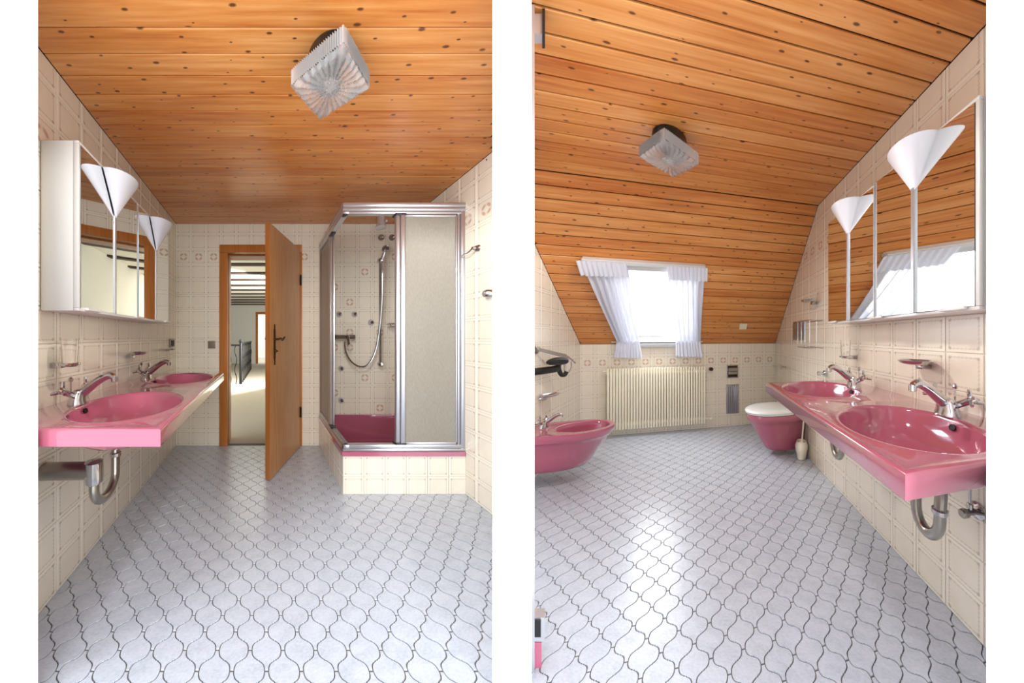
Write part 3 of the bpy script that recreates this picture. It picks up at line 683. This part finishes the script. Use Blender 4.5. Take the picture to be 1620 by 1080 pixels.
# ---- shower fittings on the tiles
def jet(u, w, m, r, label):
    root = thing(L, 'body_jet', (u, .004, w), label, 'shower jet', None)
    bm = bmesh.new(); lathe(bm, (u, .003, w), (0, 1, 0), [(r, 0), (r, .008), (r * .85, .016), (r * .7, .02)], 20); part(L, 'rosette', bm, m, root)
    bm = bmesh.new(); lathe(bm, (u, .02, w), (0, 1, 0), [(r * .55, 0), (r * .5, .014), (r * .2, .018), (0, .018)], 16); part(L, 'nozzle', bm, CHROME, root)
jet(1.653, 1.331, KNOB, .031, 'round chrome control knob at the left of the pair above the mixer')
jet(1.807, 1.331, KNOB, .031, 'round chrome control knob at the right of the pair above the mixer')
jet(1.974, 1.247, KNOB, .031, 'round chrome jet beside the shower hose')
jet(1.672, .785, KNOB, .031, 'round chrome jet below the hanging hose loop')
jet(1.672, .465, KNOB, .031, 'lowest round chrome jet, just above the pink tray')
jet(2.076, 2.106, GREYPL, .030, 'dark round jet under the shower head')
jet(2.185, 2.106, GREYPL, .030, 'dark round jet high up beside the door stile')
hd = thing(L, 'overhead_shower', (2.0, .30, 2.05), 'chrome overhead shower head hanging below the pine ceiling', 'shower head')
bm = bmesh.new(); tube(bm, smooth_path([(2.03, .004, 2.20), (2.01, .12, 2.215), (1.97, .26, 2.21), (1.94, .32, 2.18)], 4), .010, 10); part(L, 'arm', bm, CHROME, hd)
bm = bmesh.new(); lathe(bm, (1.935, .32, 2.20), (-.05, .1, -1), [(.022, 0), (.032, .012), (.034, .10), (.046, .125), (.046, .132), (.03, .134)], 22); part(L, 'head', bm, KNOB, hd)
bm = bmesh.new(); lathe(bm, (1.97, .33, 2.13), (1, .2, 0), [(.010, 0), (.012, .012), (.008, .018)], 12); part(L, 'knob', bm, LACQ, hd)
sr = thing(L, 'shower_rail', (2.044, .004, .83), 'tall chrome slide rail with hand shower and hose', 'shower rail')
bm = bmesh.new(); tube(bm, [(2.044, .055, .83), (2.044, .055, 1.86)], .011, 12); part(L, 'rail_tube', bm, CHROME, sr)
for z in (.83, 1.86):
    bm = bmesh.new(); tube(bm, [(2.044, .004, z), (2.044, .06, z)], .012, 10); lathe(bm, (2.044, .045, z), (0, 1, 0), [(.024, 0), (.026, .012), (.02, .03), (0, .034)], 18); part(L, 'rail_bracket', bm, CHROME, sr)
bm = bmesh.new(); lathe(bm, (2.076, .09, 1.97), (0, .8, -.6), [(.016, -.03), (.022, 0), (.036, .012), (.036, .022), (.03, .026)], 20); part(L, 'hand_shower', bm, CHROME, sr)
bm = bmesh.new(); tube(bm, [(2.05, .06, 1.85), (2.07, .08, 1.92), (2.076, .085, 1.97)], .013, 10); part(L, 'hand_shower_grip', bm, CHROME, sr)
hose = smooth_path([(1.69, .07, 1.05), (1.70, .075, .95), (1.75, .08, .86), (1.83, .085, .81), (1.91, .085, .83), (1.98, .08, .95), (2.02, .08, 1.15), (2.045, .085, 1.45), (2.05, .085, 1.75), (2.055, .075, 1.85)], 7)
bm = bmesh.new(); tube(bm, hose, [.0085 + .0012 * (k % 2) for k in range(len(hose))], 8); part(L, 'hose', bm, CHROME, sr)
mx = thing(L, 'shower_mixer', (1.69, .004, 1.10), 'chrome lever shower mixer on the tiles behind the open shower door', 'tap')
bm = bmesh.new(); tube(bm, [(1.585, .06, 1.10), (1.79, .06, 1.10)], .026, 16); part(L, 'body', bm, CHROME, mx)
for x in (1.60, 1.775): bm = bmesh.new(); lathe(bm, (x, .003, 1.10), (0, 1, 0), [(.034, 0), (.032, .01), (.018, .02), (.018, .05)], 16); part(L, 'rosette', bm, CHROME, mx)
bm = bmesh.new(); tube(bm, smooth_path([(1.70, .075, 1.11), (1.70, .115, 1.11), (1.705, .14, 1.07), (1.708, .145, 1.03)], 4), [.020 - .0006 * k for k in range(13)], 10); part(L, 'lever', bm, CHROME, mx)
sb = thing(L, 'shower_soap_basket', (2.22, .004, 1.215), 'chrome soap basket on the tiles inside the shower', 'soap dish')
bm = bmesh.new(); tube(bm, [(2.13, .01, 1.23), (2.13, .10, 1.23), (2.305, .10, 1.23)], .006, 8); tube(bm, [(2.13, .10, 1.20), (2.305, .10, 1.20)], .005, 8); tube(bm, [(2.13, .10, 1.23), (2.13, .10, 1.20)], .006, 8); part(L, 'wire_rim', bm, CHROME, sb)
bm = bmesh.new(); box(bm, (2.13, .02, 1.195), (2.305, .10, 1.203), .002); part(L, 'basket_floor', bm, CHROME, sb)
# ---- right wall hooks
hk = thing(L, 'towel_hook', (LW, .93, 1.68), 'small chrome towel hook on the wall right of the shower', 'hook')
bm = bmesh.new(); lathe(bm, (LW - .004, .93, 1.685), (-1, 0, 0), [(.022, 0), (.020, .012), (.010, .02), (.010, .04)], 16); part(L, 'rosette', bm, DULL, hk)
bm = bmesh.new(); tube(bm, smooth_path([(LW - .04, .93, 1.685), (LW - .05, .90, 1.665), (LW - .045, .85, 1.665), (LW - .03, .82, 1.658)], 4), .004, 8); part(L, 'hook_wire', bm, DULL, hk)
hk = thing(L, 'towel_ring', (LW, 1.04, 1.37), 'chrome towel ring end at the right edge of the shower room', 'hook')
bm = bmesh.new(); lathe(bm, (LW - .004, 1.03, 1.37), (-1, 0, 0), [(.026, 0), (.026, .03), (.02, .04), (0, .042)], 18); part(L, 'rosette', bm, CHROME, hk)
bm = bmesh.new(); tube(bm, [(LW - .06, 1.05, 1.37 + 0 * k) for k in (0, 1)] if False else [(LW - .04, 1.03, 1.37), (LW - .05, 1.06, 1.37)], .010, 10); part(L, 'arm', bm, CHROME, hk)

# ================================================================== WINDOW ROOM shell
RP = .1483; KD, KW0 = 1.22, 1.02; SL = math.hypot(KD, RH - KW0); cd, cw = KD / SL, (RH - KW0) / SL
def sl(u, s, n=0.0): return (u, s * cd + n * cw, KW0 + s * cw - n * cd)      # on the slope, n into the room
DR_R, DR_L = 2.55, .95
reg_floor_R = [(0, 0), (RW, 0), (RW, 2.56), (2.05, 2.72), (.83, 2.47), (0, .88)]
bm = bmesh.new(); extrude(bm, poly3([(-.1, -.1), (RW + .1, -.1), (RW + .1, 2.5), (2.05, 2.76), (.80, 2.52), (-.1, .80)], -.03), (0, 0, .027))
fr_ = struct(W, 'floor', bm, FGROUT, 'white lantern tiled floor with window glare, right picture', 'floor')
lantern_floor(W, fr_, reg_floor_R, (1.0, 2.27), .1125, .1145, lambda u, d: d + .25 * abs(u - 1.3) * -1, lambda u, d: False)
bm = bmesh.new(); box(bm, (-T, -T, -.03), (RW + T, 0, KW0)); wb = struct(W, 'wall_back', bm, GROUT, 'low cream tiled wall behind the radiator', 'wall')
tile_wall(W, wb, (0, 0, 0), (1, 0, 0), (0, 0, 1), (0, 1, 0), [[(0, 0), (RW, 0), (RW, KW0 - .004), (0, KW0 - .004)]], RP, lambda i, j: j == 5)
def side_poly(d): return [(0, 0), (d, 0), (d, RH), (KD, RH), (0, KW0)] if d > KD else [(0, 0), (d, 0), (d, KW0 + d * (RH - KW0) / KD), (0, KW0)]
bm = bmesh.new(); extrude(bm, [(RW, p[0], p[1]) for p in side_poly(DR_R)], (T, 0, 0)); wr = struct(W, 'wall_right', bm, GROUT, 'cream tiled side wall behind the mirror cabinet, right picture', 'wall')
tile_wall(W, wr, (RW, 0, 0), (0, 1, 0), (0, 0, 1), (-1, 0, 0), [side_poly(DR_R)], RP, lambda i, j: j == 12 and 4 < i < 12)
bm = bmesh.new(); extrude(bm, [(0, p[0], p[1]) for p in side_poly(DR_L)], (-T, 0, 0)); wl = struct(W, 'wall_left', bm, GROUT, 'cream tiled side wall above the bidet', 'wall')
tile_wall(W, wl, (0, 0, 0), (0, 1, 0), (0, 0, 1), (1, 0, 0), [side_poly(DR_L)], RP)
# flat ceiling
bm = bmesh.new(); extrude(bm, poly3([(-.06, KD - .01), (RW + .06, KD - .01), (RW + .06, 2.58), (2.05, 2.80), (.90, 2.62), (-.03, .86 + .36)], RH + .012), (0, 0, .03))
cr = struct(W, 'ceiling', bm, GAP, 'flat pine board ceiling with dark grooves, right picture', 'ceiling')
dj = [KD + .004] + [x for x in (2.395 - .0872 * k for k in range(13, -1, -1)) if x > KD + .03] + [2.395 + .0872 * k for k in range(1, 6)]
for a, b in zip(dj, dj[1:]):
    mid = (a + b) / 2; u0 = .006 + max(0, mid - .95) * .52; u1 = RW - .006 if mid < 2.58 else RW - .006 - (mid - 2.58) * .9
    a_, b_ = a + .0035, b - .0035
    plank(W, cr, [(u0, a_, RH), (u1, a_, RH), (u1, b_, RH), (u0, b_, RH)], (0, 0, .011 + R.uniform(0, .001)), u0)
# slope with the roof window opening
wu0, wu1, ws0, ws1 = .42, 1.23, .03, .99
bm = bmesh.new()
def slab_s(bm, u0, u1, s0, s1, n0, n1): return extrude(bm, [sl(u0, s0, n0), sl(u1, s0, n0), sl(u1, s1, n0), sl(u0, s1, n0)], Vector(sl(0, 0, n1)) - Vector(sl(0, 0, n0)))
slab_s(bm, -.06, wu0, -.02, SL + .02, -.012, -.045); slab_s(bm, wu1, RW + .06, -.02, SL + .02, -.012, -.045); slab_s(bm, wu0, wu1, ws1, SL + .02, -.012, -.045); slab_s(bm, wu0, wu1, -.02, ws0, -.012, -.045)
cs_ = struct(W, 'ceiling', bm, GAP, 'sloping pine board ceiling around the roof window', 'ceiling')
nb = 19; pw = SL / nb
def plank_s(u0, u1, s0, s1):
    bm = bmesh.new(); slab_s(bm, u0, u1, s0, s1, 0, -.011 - R.uniform(0, .001)); bmesh.ops.recalc_face_normals(bm, faces=bm.faces[:]); bmesh.ops.bevel(bm, geom=bm.edges[:], offset=.003, segments=1, affect='EDGES')
    q0 = Vector(sl(u0, s0)); part(W, 'plank', bm, PINE, cs_, q0, lambda c: (c.x, (c - q0).dot(Vector((0, cd, cw)))), None)
for k in range(nb):
    a, b = k * pw + .003, (k + 1) * pw - .003
    if b > ws0 + .01 and a < ws1 - .01: plank_s(.006, wu0, a, b); plank_s(wu1, RW - .006, a, b)
    else: plank_s(.006, RW - .006, a, b)
# ---- window 1
wn = thing(W, 'window_1', sl(.82, .5, -.1), 'bright roof window in the sloping pine ceiling', 'window'); wn['kind'] = 'structure'
bm = bmesh.new()
for a in ((wu0, wu0 + .015, ws0 + .0155, ws1 - .0155), (wu1 - .015, wu1, ws0 + .0155, ws1 - .0155), (wu0, wu1, ws0, ws0 + .015), (wu0, wu1, ws1 - .015, ws1)): slab_s(bm, *a, .004, -.13)
part(W, 'window_lining', bm, LACQ, wn)
bm = bmesh.new(); fw = .05
for a in ((wu0 + .016, wu0 + .015 + fw, ws0 + .0455, ws1 - .0155 - fw), (wu1 - .015 - fw, wu1 - .016, ws0 + .0455, ws1 - .0155 - fw), (wu0 + .016, wu1 - .016, ws0 + .016, ws0 + .045), (wu0 + .016, wu1 - .016, ws1 - .015 - fw, ws1 - .016)): slab_s(bm, *a, -.075, -.115)
part(W, 'sash_frame', bm, LACQ, wn)
bm = bmesh.new(); slab_s(bm, wu0 + .05, wu1 - .05, ws0 + .03, ws1 - .05, -.09, -.094); part(W, 'pane', bm, PANE, wn)
bm = bmesh.new(); slab_s(bm, wu0 + .03, wu1 - .03, .19, .196, -.082, -.088); part(W, 'glazing_bar', bm, LACQ, wn)
bm = bmesh.new(); box(bm, (wu0, .005, KW0 - .035), (wu1, .05, KW0 + .008), .004); part(W, 'window_sill', bm, mat('grey_sill', (190, 190, 192), .4), wn)
# ---- curtains
co = thing(W, 'curtain_rail', sl(.82, 1.07, .03), 'white curtain cornice above the roof window', 'curtain rail')
bm = bmesh.new(); slab_s(bm, .315, 1.318, 1.045, 1.085, .002, .055); bmesh.ops.recalc_face_normals(bm, faces=bm.faces[:]); bmesh.ops.bevel(bm, geom=bm.edges[:], offset=.006, segments=2, affect='EDGES'); part(W, 'cornice', bm, LACQ, co)
bm = bmesh.new(); slab_s(bm, .33, 1.30, .985, 1.045, .004, .012); part(W, 'backboard', bm, LACQ, co)
bm = bmesh.new(); tube(bm, [(.33, .062, 1.045), (1.31, .062, 1.045)], .006, 8); part(W, 'lower_rod', bm, LACQ, co)
def curtain(name, top, mid, hem, label, folds):
    root = thing(W, name, sl((top[0] + top[1]) / 2, .5, .04), label, 'curtain')
    rows = []; n = folds * 8; ph = [R.uniform(-.5, .5) for _ in range(folds + 2)]
    prof = []
    for k in range(15):
        t = k / 14; prof.append((1.05 - t * 1.0, .045 - .012 * t, top[0] + (mid[0] - top[0]) * t, top[1] + (mid[1] - top[1]) * t, .015 + .005 * math.sin(t * 3)))
    for s, nn, a, b, amp in prof:
        row = []
        for i in range(n + 1):
            x = i / n; f = math.sin(x * folds * math.tau + .6 * math.sin(s * 3 + ph[int(x * folds)])); p = sl(a + (b - a) * (x + .012 * math.sin(s * 5 + x * 9)), s, nn + amp * f); row.append(p)
        rows.append(row)
    bm = bmesh.new(); sheet(bm, rows); part(W, 'drape', bm, SHEER, root, None, None, 180)
    rows = []
    for k in range(8):
        t = k / 7; a = mid[0] + (hem[0] - mid[0]) * t; b = mid[1] + (hem[1] - mid[1]) * t; row = []
        for i in range(n + 1):
            x = i / n; f = math.sin(x * folds * 1.4 * math.tau + 1.2 * math.sin(x * 9)); row.append((a + (b - a) * x, .074 + (.004 + .014 * t) * f + .012 * t, 1.052 - t * .175 - .012 * t * x))
        rows.append(row)
    bm = bmesh.new(); sheet(bm, rows); part(W, 'ruffled_hem', bm, SHEER, root, None, None, 180)
    rows = []
    va, vb = top[0] - (.035 if name_left(top) else .0), top[1] + (0 if name_left(top) else .03)
    for k in range(7):
        t = k / 6; row = []
        for i in range(n + 1):
            x = i / n; f = math.sin(x * folds * 1.7 * math.tau); row.append(sl(va + (vb - va) * x, 1.075 - t * .135, .060 + .004 * f * (1 + t) + .012 * t))
        rows.append(row)
    bm = bmesh.new(); sheet(bm, rows); part(W, 'valance', bm, SHEER, root, None, None, 180)
def name_left(top): return top[0] < .6
curtain('curtain', (.315, .655), (.385, .618), (.36, .65), 'sheer white curtain on the left of the roof window', 6)
curtain('curtain', (.985, 1.305), (1.005, 1.285), (1.005, 1.315), 'sheer white curtain on the right of the roof window', 6)
# slope switch plate
sp = thing(W, 'blank_plate', sl(1.769, .30, 0), 'small ivory square plate on the sloping pine boards', 'switch')
bm = bmesh.new(); slab_s(bm, 1.722, 1.812, .252, .345, .001, .014); bmesh.ops.recalc_face_normals(bm, faces=bm.faces[:]); bmesh.ops.bevel(bm, geom=bm.edges[:], offset=.006, segments=2, affect='EDGES'); part(W, 'plate', bm, IVORY, sp)
bm = bmesh.new(); slab_s(bm, 1.737, 1.797, .268, .329, .014, .017); part(W, 'rocker', bm, IVORY, sp)

# ---- radiator
rd = thing(W, 'radiator', (.82, .05, .06), 'cream ribbed radiator under the roof window', 'radiator')
nf = 36; me = None
for k in range(nf):
    u = .292 + (1.345 - .292) * (k + .5) / nf
    if me is None:
        bm = bmesh.new(); box(bm, (u - .0115, .045, .085), (u + .0115, .10, .755), .005); me = make_mesh(W, 'fin', bm, CREAM, (u, .07, .4))
    piece(W, 'fin', me, (u, .07, .4), rd)
for z in (.70, .14):
    bm = bmesh.new(); tube(bm, [(.285, .07, z), (1.352, .07, z)], .021, 12); part(W, 'header_pipe', bm, CREAM, rd)
bm = bmesh.new(); tube(bm, [(.25, .075, .725), (.30, .075, .725)], .010, 8); part(W, 'vent_plug', bm, CREAM, rd)
bm = bmesh.new(); tube(bm, [(1.345, .075, .722), (1.385, .075, .722)], .011, 10); part(W, 'valve_pipe', bm, CREAM, rd)
bm = bmesh.new(); lathe(bm, (1.40, .085, .722), (.3, 1, 0), [(.017, -.03), (.022, 0), (.022, .035), (.016, .04)], 16); part(W, 'valve_knob', bm, BLACK, rd)
bm = bmesh.new(); tube(bm, [(1.345, .075, .135), (1.41, .075, .135)], .012, 10); lathe(bm, (1.41, .075, .135), (0, 1, 0), [(.018, -.02), (.018, .02), (.01, .028)], 12); part(W, 'return_valve', bm, CREAM, rd)
for u in (.42, 1.22):
    bm = bmesh.new(); box(bm, (u - .015, .004, .64), (u + .015, .05, .67), .003); part(W, 'wall_bracket', bm, CREAM, rd)
# ---- paper niche and towel dispenser grille
tp = thing(W, 'paper_holder', (1.672, .0, .67), 'recessed chrome paper holder on the wall beside the radiator', 'paper holder')
bm = bmesh.new()
for lo, hi in (((1.600, .004, .592), (1.744, .012, .606)), ((1.600, .004, .742), (1.744, .012, .756)), ((1.600, .004, .6065), (1.614, .012, .7415)), ((1.730, .004, .6065), (1.744, .012, .7415))): box(bm, lo, hi, .002)
part(W, 'frame', bm, CHROME, tp)
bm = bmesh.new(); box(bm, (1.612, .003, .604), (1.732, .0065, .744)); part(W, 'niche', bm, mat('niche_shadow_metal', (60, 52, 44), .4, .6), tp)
bm = bmesh.new(); tube(bm, [(1.618, .012, .70), (1.727, .012, .70)], .026, 16); box(bm, (1.618, .008, .64), (1.727, .02, .675), .003); part(W, 'cover', bm, CHROME, tp)
tg = thing(W, 'ribbed_niche', (1.672, 0, .33), 'tall ribbed metal brush niche below the paper holder', 'niche')
bm = bmesh.new(); box(bm, (1.594, .004, .155), (1.751, .010, .515), .002); part(W, 'frame', bm, CHROME, tg)
for k in range(6):
    u = 1.612 + k * .0245; bm = bmesh.new(); tube(bm, [(u, .012, .168), (u, .012, .502)], .0095, 8); part(W, 'rib', bm, ALU, tg)
# ---- toilet
def dring(room, wall, sgn, d, dist, hw, w, n=36, back=.0, blunt=.55):
    """D shaped outline: straight at the wall, rounded in front"""
    out = []; s = dist * blunt
    for k in range(n):
        t = math.tau * k / n; x, y = math.cos(t), math.sin(t)
        if x >= 0: px = s + (dist - s) * x; py = hw * y
        else: px = s + (s - back) * (-(abs(x) ** .35)); py = hw * (abs(y) ** .45 if y >= 0 else -(abs(y) ** .45)) if abs(y) > 1e-9 else 0
        out.append((wall + sgn * px, d + py, w))
    return out
tl = thing(W, 'toilet', (RW, .84, .04), 'pink wall hung toilet with white lid under the washbasin', 'toilet')
bm = bmesh.new()
loft(bm, [dring(W, RW, -1, .84, a, b, z, back=.006) for a, b, z in ((.30, .085, .05), (.36, .105, .055), (.385, .112, .085), (.42, .122, .15), (.46, .140, .22), (.50, .152, .29), (.518, .158, .325), (.534, .178, .338), (.542, .180, .375), (.54, .180, .395), (.50, .16, .398))])
part(W, 'bowl', bm, PINK, tl, None, None, 60)
bm = bmesh.new(); loft(bm, [dring(W, RW, -1, .84, a, b, z, back=.10) for a, b, z in ((.50, .165, .399), (.548, .186, .401), (.55, .187, .408), (.545, .184, .411))]); part(W, 'seat', bm, LIDW, tl, None, None, 60)
bm = bmesh.new(); loft(bm, [dring(W, RW, -1, .84, a, b, z, back=.10) for a, b, z in ((.545, .184, .413), (.555, .190, .417), (.553, .189, .428), (.53, .175, .438), (.42, .12, .443))]); part(W, 'lid', bm, LIDW, tl, None, None, 60)
for s in (-1, 1):
    bm = bmesh.new(); tube(bm, [(RW - .09, .84 + s * .09 - .02, .415), (RW - .09, .84 + s * .09 + .02, .415)], .012, 10); part(W, 'hinge', bm, CHROME, tl)
br = thing(W, 'toilet_brush', (2.16, 1.02, 0), 'cream toilet brush and pot on the floor beside the toilet', 'toilet brush')
bm = bmesh.new(); lathe(bm, (2.16, 1.02, .001), (0, 0, 1), [(.035, 0), (.040, .005), (.042, .03), (.056, .09), (.058, .12), (.046, .155), (.044, .16), (.038, .158), (.03, .10), (.03, .02)], 24); part(W, 'pot', bm, IVORY, br)
bm = bmesh.new(); tube(bm, [(2.155, 1.02, .05), (2.175, 1.04, .36)], .008, 10); lathe(bm, (2.158, 1.022, .10), (.06, .06, 1), [(.01, 0), (.024, .02), (.024, .05), (.008, .065)], 14); part(W, 'brush', bm, IVORY, br)
# ---- bidet
bd = thing(W, 'bidet', (0, .93, .06), 'pink wall hung bidet at the left edge of the right picture', 'bidet')
bm = bmesh.new(); n = 48
outer = [(.36, .10, .115), (.41, .115, .125), (.44, .13, .16), (.49, .142, .24), (.545, .152, .315), (.565, .158, .335), (.586, .177, .35), (.594, .179, .375), (.60, .180, .395), (.595, .178, .405)]
rings = [dring(W, 0, 1, .93, a, b, z, n, .006, .6) for a, b, z in outer]
last = rings[-1]; cx, cy = .375, .93
inn = lambda f, z: [(cx + .185 * f * math.cos(math.atan2((p[1] - cy) / .13, (p[0] - cx) / .185)), cy + .13 * f * math.sin(math.atan2((p[1] - cy) / .13, (p[0] - cx) / .185)), z) for p in last]
rings += [inn(1.04, .407), inn(1.0, .403), inn(.96, .37), inn(.88, .30), inn(.65, .25), inn(.15, .235)]
loft(bm, rings); part(W, 'bowl', bm, PINK, bd, None, None, 50)
faucet(W, .10, .90, 1, 'chrome mixer tap on the pink bidet', .407, .85)
soap_dish(W, 0, .76, .615, 1, 'chrome soap dish on the wall above the bidet', .06, .08)
th = thing(W, 'towel_holder', (0, .80, .97), 'swinging chrome towel bars on the wall above the bidet', 'towel rail')
bm = bmesh.new(); lathe(bm, (.004, .86, 1.0), (1, 0, 0), [(.03, 0), (.03, .03), (.02, .036)], 16); part(W, 'rosette', bm, DULL, th)
for k in range(3):
    bm = bmesh.new(); tube(bm, [(.03, .86, 1.015 - k * .006), (.16 + k * .012, .70 - k * .02, .95 - k * .02), (.18 + k * .012, .67 - k * .02, .91 - k * .02)], .006, 8); part(W, 'bar', bm, CHROME, th)
dr = thing(W, 'hair_dryer', (0, .83, .84), 'black hair dryer hanging in a wall holder above the bidet', 'hair dryer')
bm = bmesh.new(); tube(bm, smooth_path([(.004, .86, .83), (.06, .84, .835), (.11, .80, .84), (.13, .77, .845)], 4), [.028] * 13, 12); part(W, 'arm', bm, BLACK, dr)
bm = bmesh.new(); tube(bm, smooth_path([(.10, .86, .90), (.14, .80, .905), (.19, .74, .90)], 4), [.012, .02, .026, .03, .032, .032, .03, .026, .018], 12); part(W, 'barrel', bm, BLACK, dr)
bm = bmesh.new(); tube(bm, smooth_path([(.145, .78, .89), (.14, .77, .84), (.15, .75, .79), (.165, .73, .785), (.175, .72, .81)], 4), .017, 10); part(W, 'grip', bm, BLACK, dr)
bm = bmesh.new(); tube(bm, smooth_path([(.17, .74, .88), (.165, .73, .82), (.18, .71, .80), (.20, .70, .85), (.20, .70, .89)], 4), .006, 8); part(W, 'holder_loop', bm, CHROME, dr)

# ---- washbasins, cabinet and wall fittings on the right wall
counter(W, RW, -1, 1.65, 2.78, .575, (1.905, 2.515), 'pink double washbasin counter hanging in front of the toilet')
faucet(W, RW - .105, 2.47, -1, 'chrome two handle mixer tap at the right edge, beside the front basin')
faucet(W, RW - .135, 1.93, -1, 'chrome two handle mixer tap on the basin nearer the toilet')
cabinet(W, RW, -1, 1.676, 2.612, 1.185, 1.85, 'mirror cabinet reflecting the pine ceiling, right picture', [1.915, 2.144, 2.375], (1.915, 2.375), .07)
tumbler_holder(W, RW, 1.75, .972, -1, 'chrome tumbler holder above the basin nearer the toilet', 'clear drinking glass in the holder, right picture')
soap_dish(W, RW, 2.29, .982, -1, 'chrome soap dish above the front basin, right picture', .062, .07)
soap_dish(W, RW, 1.19, 1.395, -1, 'oval chrome dish above the wire basket', .055, .10)
wbk = thing(W, 'wire_basket', (RW, 1.18, 1.0), 'chrome wire basket on the wall left of the mirror cabinet', 'basket')
def loop(z, r): return [(RW - .006, 1.06, z), (RW - .12, 1.06, z), (RW - .12, 1.31, z), (RW - .006, 1.31, z)]
for z, r in ((1.235, .005), (1.012, .0035)):
    bm = bmesh.new(); tube(bm, loop(z, r), r, 8, closed=True); part(W, 'wire_rim', bm, CHROME, wbk)
for x, y in ((.12, 1.06), (.12, 1.14), (.12, 1.22), (.12, 1.31), (.06, 1.06), (.06, 1.31)):
    bm = bmesh.new(); tube(bm, [(RW - x, y, 1.235), (RW - x, y, 1.012)], .0028, 6); part(W, 'wire', bm, CHROME, wbk)
wallplate(W, 'double_socket', (RW - .016, .66, 1.07), (RW - .004, .96, 1.255), 'bronze grey double socket behind the wire basket', 'socket', GREYPL, [((RW - .021, .68, 1.085), (RW - .014, .80, 1.24)), ((RW - .021, .82, 1.085), (RW - .014, .94, 1.24))])
tb = thing(W, 'towel_bar', (RW, .2, .75), 'thin chrome towel bar in the corner above the toilet', 'towel rail')
bm = bmesh.new(); tube(bm, [(RW - .05, .012, .742), (RW - .05, .42, .762)], .006, 8); part(W, 'bar', bm, CHROME, tb)
bm = bmesh.new(); tube(bm, [(RW - .004, .42, .762), (RW - .055, .42, .762)], .008, 8); box(bm, (RW - .065, .41, .735), (RW - .05, .43, .79), .003); part(W, 'bar_end', bm, CHROME, tb)
ov = thing(W, 'wall_tap', (RW, 1.33, .83), 'small chrome wall fitting behind the basin nearer the toilet', 'tap')
bm = bmesh.new(); lathe(bm, (RW - .004, 1.36, .815), (-1, 0, 0), [(.026, 0), (.024, .02), (.012, .028), (.012, .05)], 14); part(W, 'rosette', bm, CHROME, ov)
bm = bmesh.new(); lathe(bm, (RW - .05, 1.36, .815), (-1, -.3, 0), [(.016, 0), (.018, .02), (.01, .028)], 12); part(W, 'handle', bm, CHROME, ov)
tr, e = trap(W, 2.04, 2.415, -1, .10, .696, 'chrome drain trap under the front basin, right picture')
bm = bmesh.new(); tube(bm, smooth_path([(2.04, e, .51), (2.045, e, .56), (2.06, e - .01, .61), (2.10, e - .02, .63), (RW - .006, e - .03, .635)], 4), .019, 12); part(W, 'waste_pipe', bm, DULL, tr)
tr, e = trap(W, 2.04, 1.80, -1, .10, .696, 'drain trap under the basin nearer the toilet')
bm = bmesh.new(); tube(bm, smooth_path([(2.04, e, .51), (2.045, e, .56), (2.06, e - .01, .61), (RW - .006, e - .03, .635)], 4), .019, 12); part(W, 'waste_pipe', bm, DULL, tr)
rosette_valve(W, RW, 2.50, .47, -1, 'chrome angle valve on the wall at the right edge under the basin')
ceiling_lamp(W, (1.090, 1.725), .158, math.pi / 4 + .06, 2.06, 2.125, RH, 'square pressed glass ceiling lamp on the grooved boards, right picture')

# ---- edge of the shower enclosure at the left of the right room
se = thing(W, 'shower_enclosure', (.735, 2.265, 0), 'aluminium shower frame edge at the left of the right picture', 'shower frame')
def upright(bm, plan, w0, w1): return extrude(bm, [(u, d, w0) for u, d in plan], (0, 0, w1 - w0))
bm = bmesh.new(); upright(bm, [(0.6961, 2.2267), (0.7163, 2.2316), (0.7043, 2.2081), (0.6837, 2.2032)], 0, 2.19); part(W, 'corner_profile', bm, ALU, se)
bm = bmesh.new(); upright(bm, [(0.6878, 2.2042), (0.7332, 2.2151), (0.7162, 2.1802), (0.6693, 2.1689)], 2.118, 2.185); part(W, 'top_track', bm, ALU, se)
bm = bmesh.new(); upright(bm, [(0.7348, 2.2258), (0.7439, 2.2280), (0.7160, 2.1698), (0.7063, 2.1675)], 2.112, 2.19); part(W, 'track_end_cap', bm, BLACK, se)
bm = bmesh.new(); upright(bm, [(0.6940, 2.2159), (0.7429, 2.2277), (0.7261, 2.1928), (0.6755, 2.1806)], 0.09, 0.17); part(W, 'bottom_track', bm, ALU, se)
bm = bmesh.new(); upright(bm, [(0.6971, 2.2218), (0.7335, 2.2306), (0.7312, 2.2259), (0.6946, 2.2171)], 0.11, 0.165); part(W, 'track_slot', bm, BLACK, se)
bm = bmesh.new(); upright(bm, [(0.6887, 2.2126), (0.7316, 2.2229), (0.7201, 2.1996), (0.6763, 2.1890)], 0, 0.085); part(W, 'tray_edge', bm, PINK, se)
